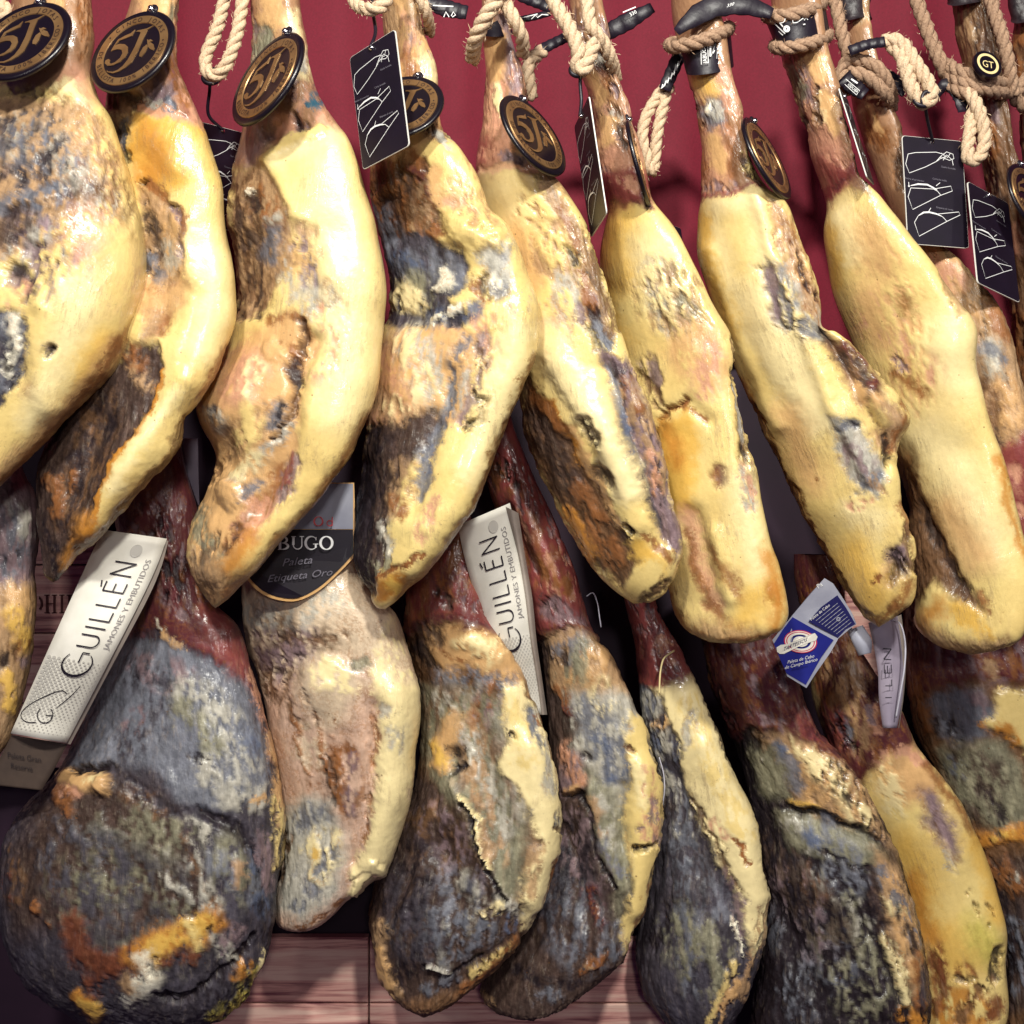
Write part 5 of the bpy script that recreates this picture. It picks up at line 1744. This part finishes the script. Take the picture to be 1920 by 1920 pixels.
g, f = strip_label('paper_label', 'dull brown label flap below the long white label', [(22, 1378), (0, 1420), (-30, 1470)], [(126, 1395), (104, 1438), (78, 1482)], lambda u, v: .058, M_DULL)
mb = MB(); ff = pxframe(lambda x, y: .055)
text_on(mb, 'Paleta Gran', ff, (14, 1420), (13.5, 2), (-1, -15), 0); text_on(mb, 'Reserva', ff, (20, 1440), (13, 2), (-1, -15), 0); mb.build('print', M_DULLINK, g, smooth=False)
g, f = strip_label('paper_label', 'white label with black lettering wedged between the middle lower hams',
  [(858, 985), (872, 1050), (892, 1120), (912, 1190), (935, 1260), (960, 1340)], [(956, 943), (976, 1030), (990, 1110), (1000, 1190), (1010, 1260), (1022, 1340)],
  lambda u, v: .10+.095*v-.016*math.sin(math.pi*u)+.008*math.sin(8*v), M_PAPER, back=([(940, 946), (965, 1030), (980, 1120), (990, 1200), (1002, 1270), (1010, 1340)], [(972, 962), (984, 1040), (998, 1120), (1006, 1200), (1016, 1270), (1026, 1340)], .008))
brand_strip(g, f, 385, 105, .68, .64, 34, logo=None)
g, f = strip_label('paper_label', 'narrow grey lilac label strip at lower right with upended letters',
  [(1628, 1168), (1638, 1210), (1646, 1260), (1648, 1310), (1655, 1365)], [(1682, 1150), (1690, 1210), (1694, 1260), (1692, 1310), (1682, 1365)],
  lambda u, v: .125+.01*v-.008*math.sin(math.pi*u), M_LILAC, back=([(1674, 1160), (1684, 1210), (1688, 1260), (1690, 1310), (1684, 1365)], [(1690, 1152), (1697, 1210), (1698, 1260), (1694, 1310), (1686, 1365)], .01))
mb = MB(); ff = pxframe(lambda x, y: .114)
for P in ([(1671, 1237), (1657, 1236), (1671, 1217), (1656, 1216)], ): 
    for a, b in zip(P[:-1], P[1:]): V, F = stroke_quads([a, b], 2.0); flat(mb, V, F, ff, 0)
for a, b in (((1671, 1262), (1658, 1262)), ((1671, 1262), (1671, 1246)), ((1658, 1262), (1658, 1246)), ((1664, 1262), (1664, 1248)), ((1672, 1286), (1660, 1286)), ((1672, 1286), (1672, 1274)), ((1672, 1308), (1660, 1308))): V, F = stroke_quads([a, b], 1.8); flat(mb, V, F, ff, 0)
mb.build('brand_lettering', M_INK, g, smooth=False)
# black shield label under the third and fourth upper hams
root = empty('shield_label'); d0 = .085; ff = pxframe(lambda x, y: d0+.0006*abs(x-560)*.2)
low = spline([(440, 1052), (466, 1090), (492, 1114), (526, 1126), (560, 1126), (600, 1106), (640, 1070), (668, 1040)], 30)
body = [(445, 905), (664, 905)]+[tuple(p) for p in low[::-1]]
mb = MB(); solid(mb, body, ff, -.0008, .0008); mb.build('gold_border', M_GOLDEDGE, root, smooth=False)
cc = np.array([555, 1000]); inner = [(447, 993), (662, 993)]+[tuple(cc+(p-cc)*.955) for p in low[::-1]]
mb = MB(); solid(mb, inner, ff, .0006, .0016); bl = mb.build('black_panel', M_CARD, root, smooth=False)
mb = MB(); solid(mb, [(447, 907), (662, 907), (662, 992), (447, 992)], ff, .0006, .0016); mb.build('grey_panel', M_SILVER, root, smooth=False)
# seriffed capitals, drawn with thick stems and thin joins
mb = MB()
def ser(parts):
    for P, wd in parts: V, F = stroke_quads(P, wd); flat(mb, V, F, ff, .0026)
x0, y0, h = 521, 1030, 24
ser([([(x0+4, y0), (x0+4, y0-h)], 5), ([(x0, y0), (x0+9, y0)], 1.5), ([(x0, y0-h), (x0+9, y0-h)], 1.5), (arcp(x0+8, y0-h*.74, 9, h*.25, -90, 90, 14), [1.4+2.8*math.sin(math.pi*k/13) for k in range(14)]), (arcp(x0+8, y0-h*.25, 11, h*.25, -90, 90, 14), [1.4+3.2*math.sin(math.pi*k/13) for k in range(14)])])
x0 = 546; ser([([(x0+4, y0-h), (x0+4, y0-8)], 4.6), ([(x0, y0-h), (x0+9, y0-h)], 1.5), (arcp(x0+12, y0-8, 8, 7.5, 180, 0, 14), 2), ([(x0+20, y0-8), (x0+20, y0-h)], 1.8), ([(x0+16, y0-h), (x0+24, y0-h)], 1.5)])
x0 = 572; ser([(arcp(x0+12, y0-h/2, 11, h/2, -40, -320, 30), [1.4+3.4*max(0, math.sin(math.pi*(k/29)))**2 for k in range(30)]), ([(x0+20, y0-3), (x0+20, y0-10)], 3.6), ([(x0+15, y0-10), (x0+25, y0-10)], 1.5), ([(x0+20.5, y0-h+1), (x0+20.5, y0-h+7)], 1.5)])
x0 = 600; ser([(arcp(x0+12, y0-h/2, 11, h/2, 0, 360, 36), [1.6+3.2*abs(math.cos(2*math.pi*k/35)) for k in range(36)])])
mb.build('white_lettering', M_WHITE, bl, smooth=False)
mb = MB(); text_on(mb, 'Paleta', ff, (528, 1062), (24, -2.5), (7, -21), .0026); text_on(mb, 'Etiqueta Oro', ff, (500, 1092), (23, -2.5), (7, -20), .0026); mb.build('script_lettering', M_GREYINK, bl, smooth=False)
mb = MB()
x0, y0, h = 588, 986, 17; ser([(arcp(x0+9, y0-h/2, 8, h/2, 0, 360, 30), [1.2+2.4*abs(math.cos(2*math.pi*k/29)) for k in range(30)]), (arcp(x0+30, y0-5, 5, 5, 0, 360, 20), 2), ([(x0+35, y0), (x0+35, y0-h)], 2)])
mb.build('red_lettering', M_REDINK, bl, smooth=False)
tag(root, 'black shield label with white capitals and a curved gold lower border', 'label')
# blue label
root = empty('blue_label'); ff = pxframe(lambda x, y: .10+.00018*(y-1200)+.0000009*(x-1500)**2)
def poly(mb, P, w0, w1): solid(mb, P, ff, w0, w1)
mb = MB(); poly(mb, [(1448, 1200), (1487, 1152), (1520, 1112), (1546, 1084), (1562, 1094), (1582, 1124), (1598, 1150), (1606, 1170), (1590, 1182), (1572, 1197), (1558, 1222), (1530, 1262), (1512, 1290), (1476, 1268), (1464, 1234)], -.0008, .0008); mb.build('silver_paper', M_SILVER, root, smooth=False)
mb = MB(); poly(mb, [(1451, 1207), (1468, 1180), (1486, 1157), (1525, 1179), (1563, 1200), (1540, 1232), (1511, 1284), (1475, 1263), (1462, 1234)], .0006, .0014); bp_ = mb.build('blue_panel', M_NAVY, root, smooth=False)
mb = MB(); poly(mb, [(1516, 1165), (1540, 1138), (1570, 1116), (1588, 1142), (1604, 1170), (1586, 1180), (1571, 1196)], .0006, .0014); tb = mb.build('text_panel', M_NAVY2, root, smooth=False)
mb = MB()
for k in range(8):
    t = k/8; a = np.array([1530+44*t, 1164+28*t]); b = np.array([1574+28*t, 1128+42*t])
    P = [a+(b-a)*q for q in np.linspace(0, .92, 12)]; V, F = stroke_quads(P, [1.0+.5*math.sin(q*3.7+k) for q in range(12)]); flat(mb, V, F, ff, .002)
V, F = stroke_quads(arcp(1572, 1161, 3, 3, 0, 360, 16), 2); flat(mb, V, F, ff, .002)
mb.build('small_print', M_SILVER, tb, smooth=False)
mb = MB(); text_on(mb, 'Paleta de Cebo', ff, (1521, 1164), (5.8, -4.6), (-4.5, -6), .002); text_on(mb, 'Pa', ff, (1534, 1104), (10, -7), (-6, -10), .0016); mb.build('heading_print', M_WHITE, tb, smooth=False)
def ringp(mb, r0, r1, w):
    a, b = [(1501+31*r0*math.cos(t)+3*r0*math.sin(t), 1203+21.5*r0*math.sin(t)) for t in np.linspace(0, 6.2832, 40)], [(1501+31*r1*math.cos(t)+3*r1*math.sin(t), 1203+21.5*r1*math.sin(t)) for t in np.linspace(0, 6.2832, 40)]
    mb.add([ff(x, y, w) for x, y in a+b], [(k, k+1, 40+k+1, 40+k) for k in range(39)])
mb = MB(); ringp(mb, .93, .62, .0018); ringp(mb, .46, .01, .0018); mb.build('white_ring', M_PAPER, bp_, smooth=False)
mb = MB(); ringp(mb, 1.0, .93, .0019); ringp(mb, .86, .80, .0021); mb.build('red_ring', M_PINK, bp_, smooth=False)
ban = [(1457, 1222), (1456, 1214), (1464, 1209), (1474, 1208), (1500, 1198), (1520, 1189), (1528, 1187), (1533, 1194), (1530, 1201), (1522, 1203), (1500, 1211), (1480, 1221), (1470, 1226), (1462, 1226)]
mb = MB(); solid(mb, ban, ff, .0020, .0026); bn = mb.build('banner', M_PAPER, bp_, smooth=False)
mb = MB(); text_on(mb, 'TARTESSOS', ff, (1468, 1221), (8.6, -3.6), (3.4, -11), .0032); mb.build('banner_lettering', M_NAVY2, bn, smooth=False)
mb = MB(); text_on(mb, 'Paleta de Cebo', ff, (1476, 1245), (8.2, -2.0), (1.6, -9.5), .002); text_on(mb, 'de Campo Ibérico', ff, (1471, 1255), (8.4, -2.2), (1.6, -9.5), .002); mb.build('white_lettering', M_WHITE, bp_, smooth=False)
mb = MB(); text_on(mb, '50% Raza Ibérica', ff, (1484, 1258), (4.5, -1.2), (1, -6), .002); mb.build('faint_lettering', M_NAVY2, bp_, smooth=False)
tag(root, 'blue label with red and white ring emblem, hanging below the seventh ham', 'label')
# silver tie of that label and a lilac strip
g, f = strip_label('label_tie', 'crumpled silver label tie between the blue label and lilac strip', [(1588, 1182), (1598, 1204), (1610, 1230)], [(1618, 1172), (1634, 1200), (1634, 1224)], lambda u, v: .125-.008*math.sin(math.pi*u)-.006*math.sin(3*v), M_SILVER)
g, f = strip_label('paper_label', 'thin pale lilac strip in the dark gap left of the third ham', [(338, 822), (346, 868), (360, 915), (372, 948)], [(371, 822), (372, 868), (373, 915), (374, 948)], lambda u, v: .16, M_LILAC)
# clear strap loops
def thread(label, path, r=.0009, mat=None, name='nylon_thread'):
    mb = MB(); mb.tube(spline([bp(*q) for q in path], 40), r, 6); return tag(mb.build(name, mat or M_PLASTIC), label, 'thread')
thread('short cream string on the slim red shank below the sixth ham', [(1236, 1300, .155), (1238, 1262, .155), (1243, 1238, .16), (1252, 1228, .16), (1264, 1220, .165)], .0013, M_CREAM)
thread('thin clear loop beside the long bright red shank', [(1100, 1118, .20), (1112, 1112, .19), (1120, 1130, .185), (1124, 1156, .18), (1127, 1176, .18)])
thread('bent clear strap loop at the right of the lilac strip', [(1672, 1162, .12), (1688, 1170, .11), (1697, 1205, .105), (1696, 1250, .105), (1688, 1300, .11), (1680, 1345, .12)], .0012)
thread('thin pale loop hugging the ivory fat of the slim ham', [(1236, 1420, .19), (1244, 1450, .19), (1246, 1480, .19), (1242, 1510, .19)])

# ------------------------------------------------------------------ wooden boxes behind the lower row
def plank(parent, x0, y0, x1, y1, d, th=.016):
    mb = MB(); b = .0018; A = bp(x0, y1, d); B = bp(x1, y0, d)
    X0, Z0, X1, Z1 = A[0], A[2], B[0], B[2]
    V = []
    for yy, q in ((d+th, 0), (d+b, 0), (d, b)):
        V += [(X0+q, yy, Z0+q), (X1-q, yy, Z0+q), (X1-q, yy, Z1-q), (X0+q, yy, Z1-q)]
    F = [(8, 9, 10, 11), (3, 2, 1, 0)]
    for k in (0, 4): F += [(k+j, k+(j+1) % 4, k+4+(j+1) % 4, k+4+j) for j in range(4)]
    mb.add(V, F); return mb.build('plank', M_WOOD, parent, smooth=False)
box = empty('wooden_box')
for y0, y1 in ((930, 1058), (1061, 1186), (1189, 1318), (1321, 1440)): plank(box, -160, y0, 176, y1, .345)
mb = MB(); ff = pxframe(lambda x, y: .3435)
def slab(P, wd): V, F = stroke_quads(P, wd); flat(mb, V, F, ff, 0)
slab(arcp(62, 1132, 16, 17, 40, -40, 10), 4); slab([(74, 1118), (74, 1124)], 2)
for x in (88, 102, 116, 130): slab([(x, 1149), (x, 1116)], 4.6); slab([(x-5, 1149), (x+5, 1149)], 2); slab([(x-5, 1116), (x+5, 1116)], 2)
slab([(88, 1132), (102, 1132)], 2)
mb.build('branded_lettering', newmat('branded_letter', tuple(lin(86, 42, 40)), .7), box, smooth=False)
tag(box, 'wooden box with dark branded letters behind the long white label', 'box')
shelf = empty('wooden_shelf')
for x0, x1, y0, y1 in ((330, 690, 1758, 1880), (693, 1290, 1762, 1880), (330, 690, 1883, 2010), (693, 1290, 1883, 2010)): plank(shelf, x0, y0, x1, y1, .325)
tag(shelf, 'low reddish wooden shelf front below the lower hams', 'shelf')
post = empty('wooden_post'); plank(post, 1585, 1080, 1652, 1420, .36); tag(post, 'tan wooden batten behind the silver label tie', 'batten')
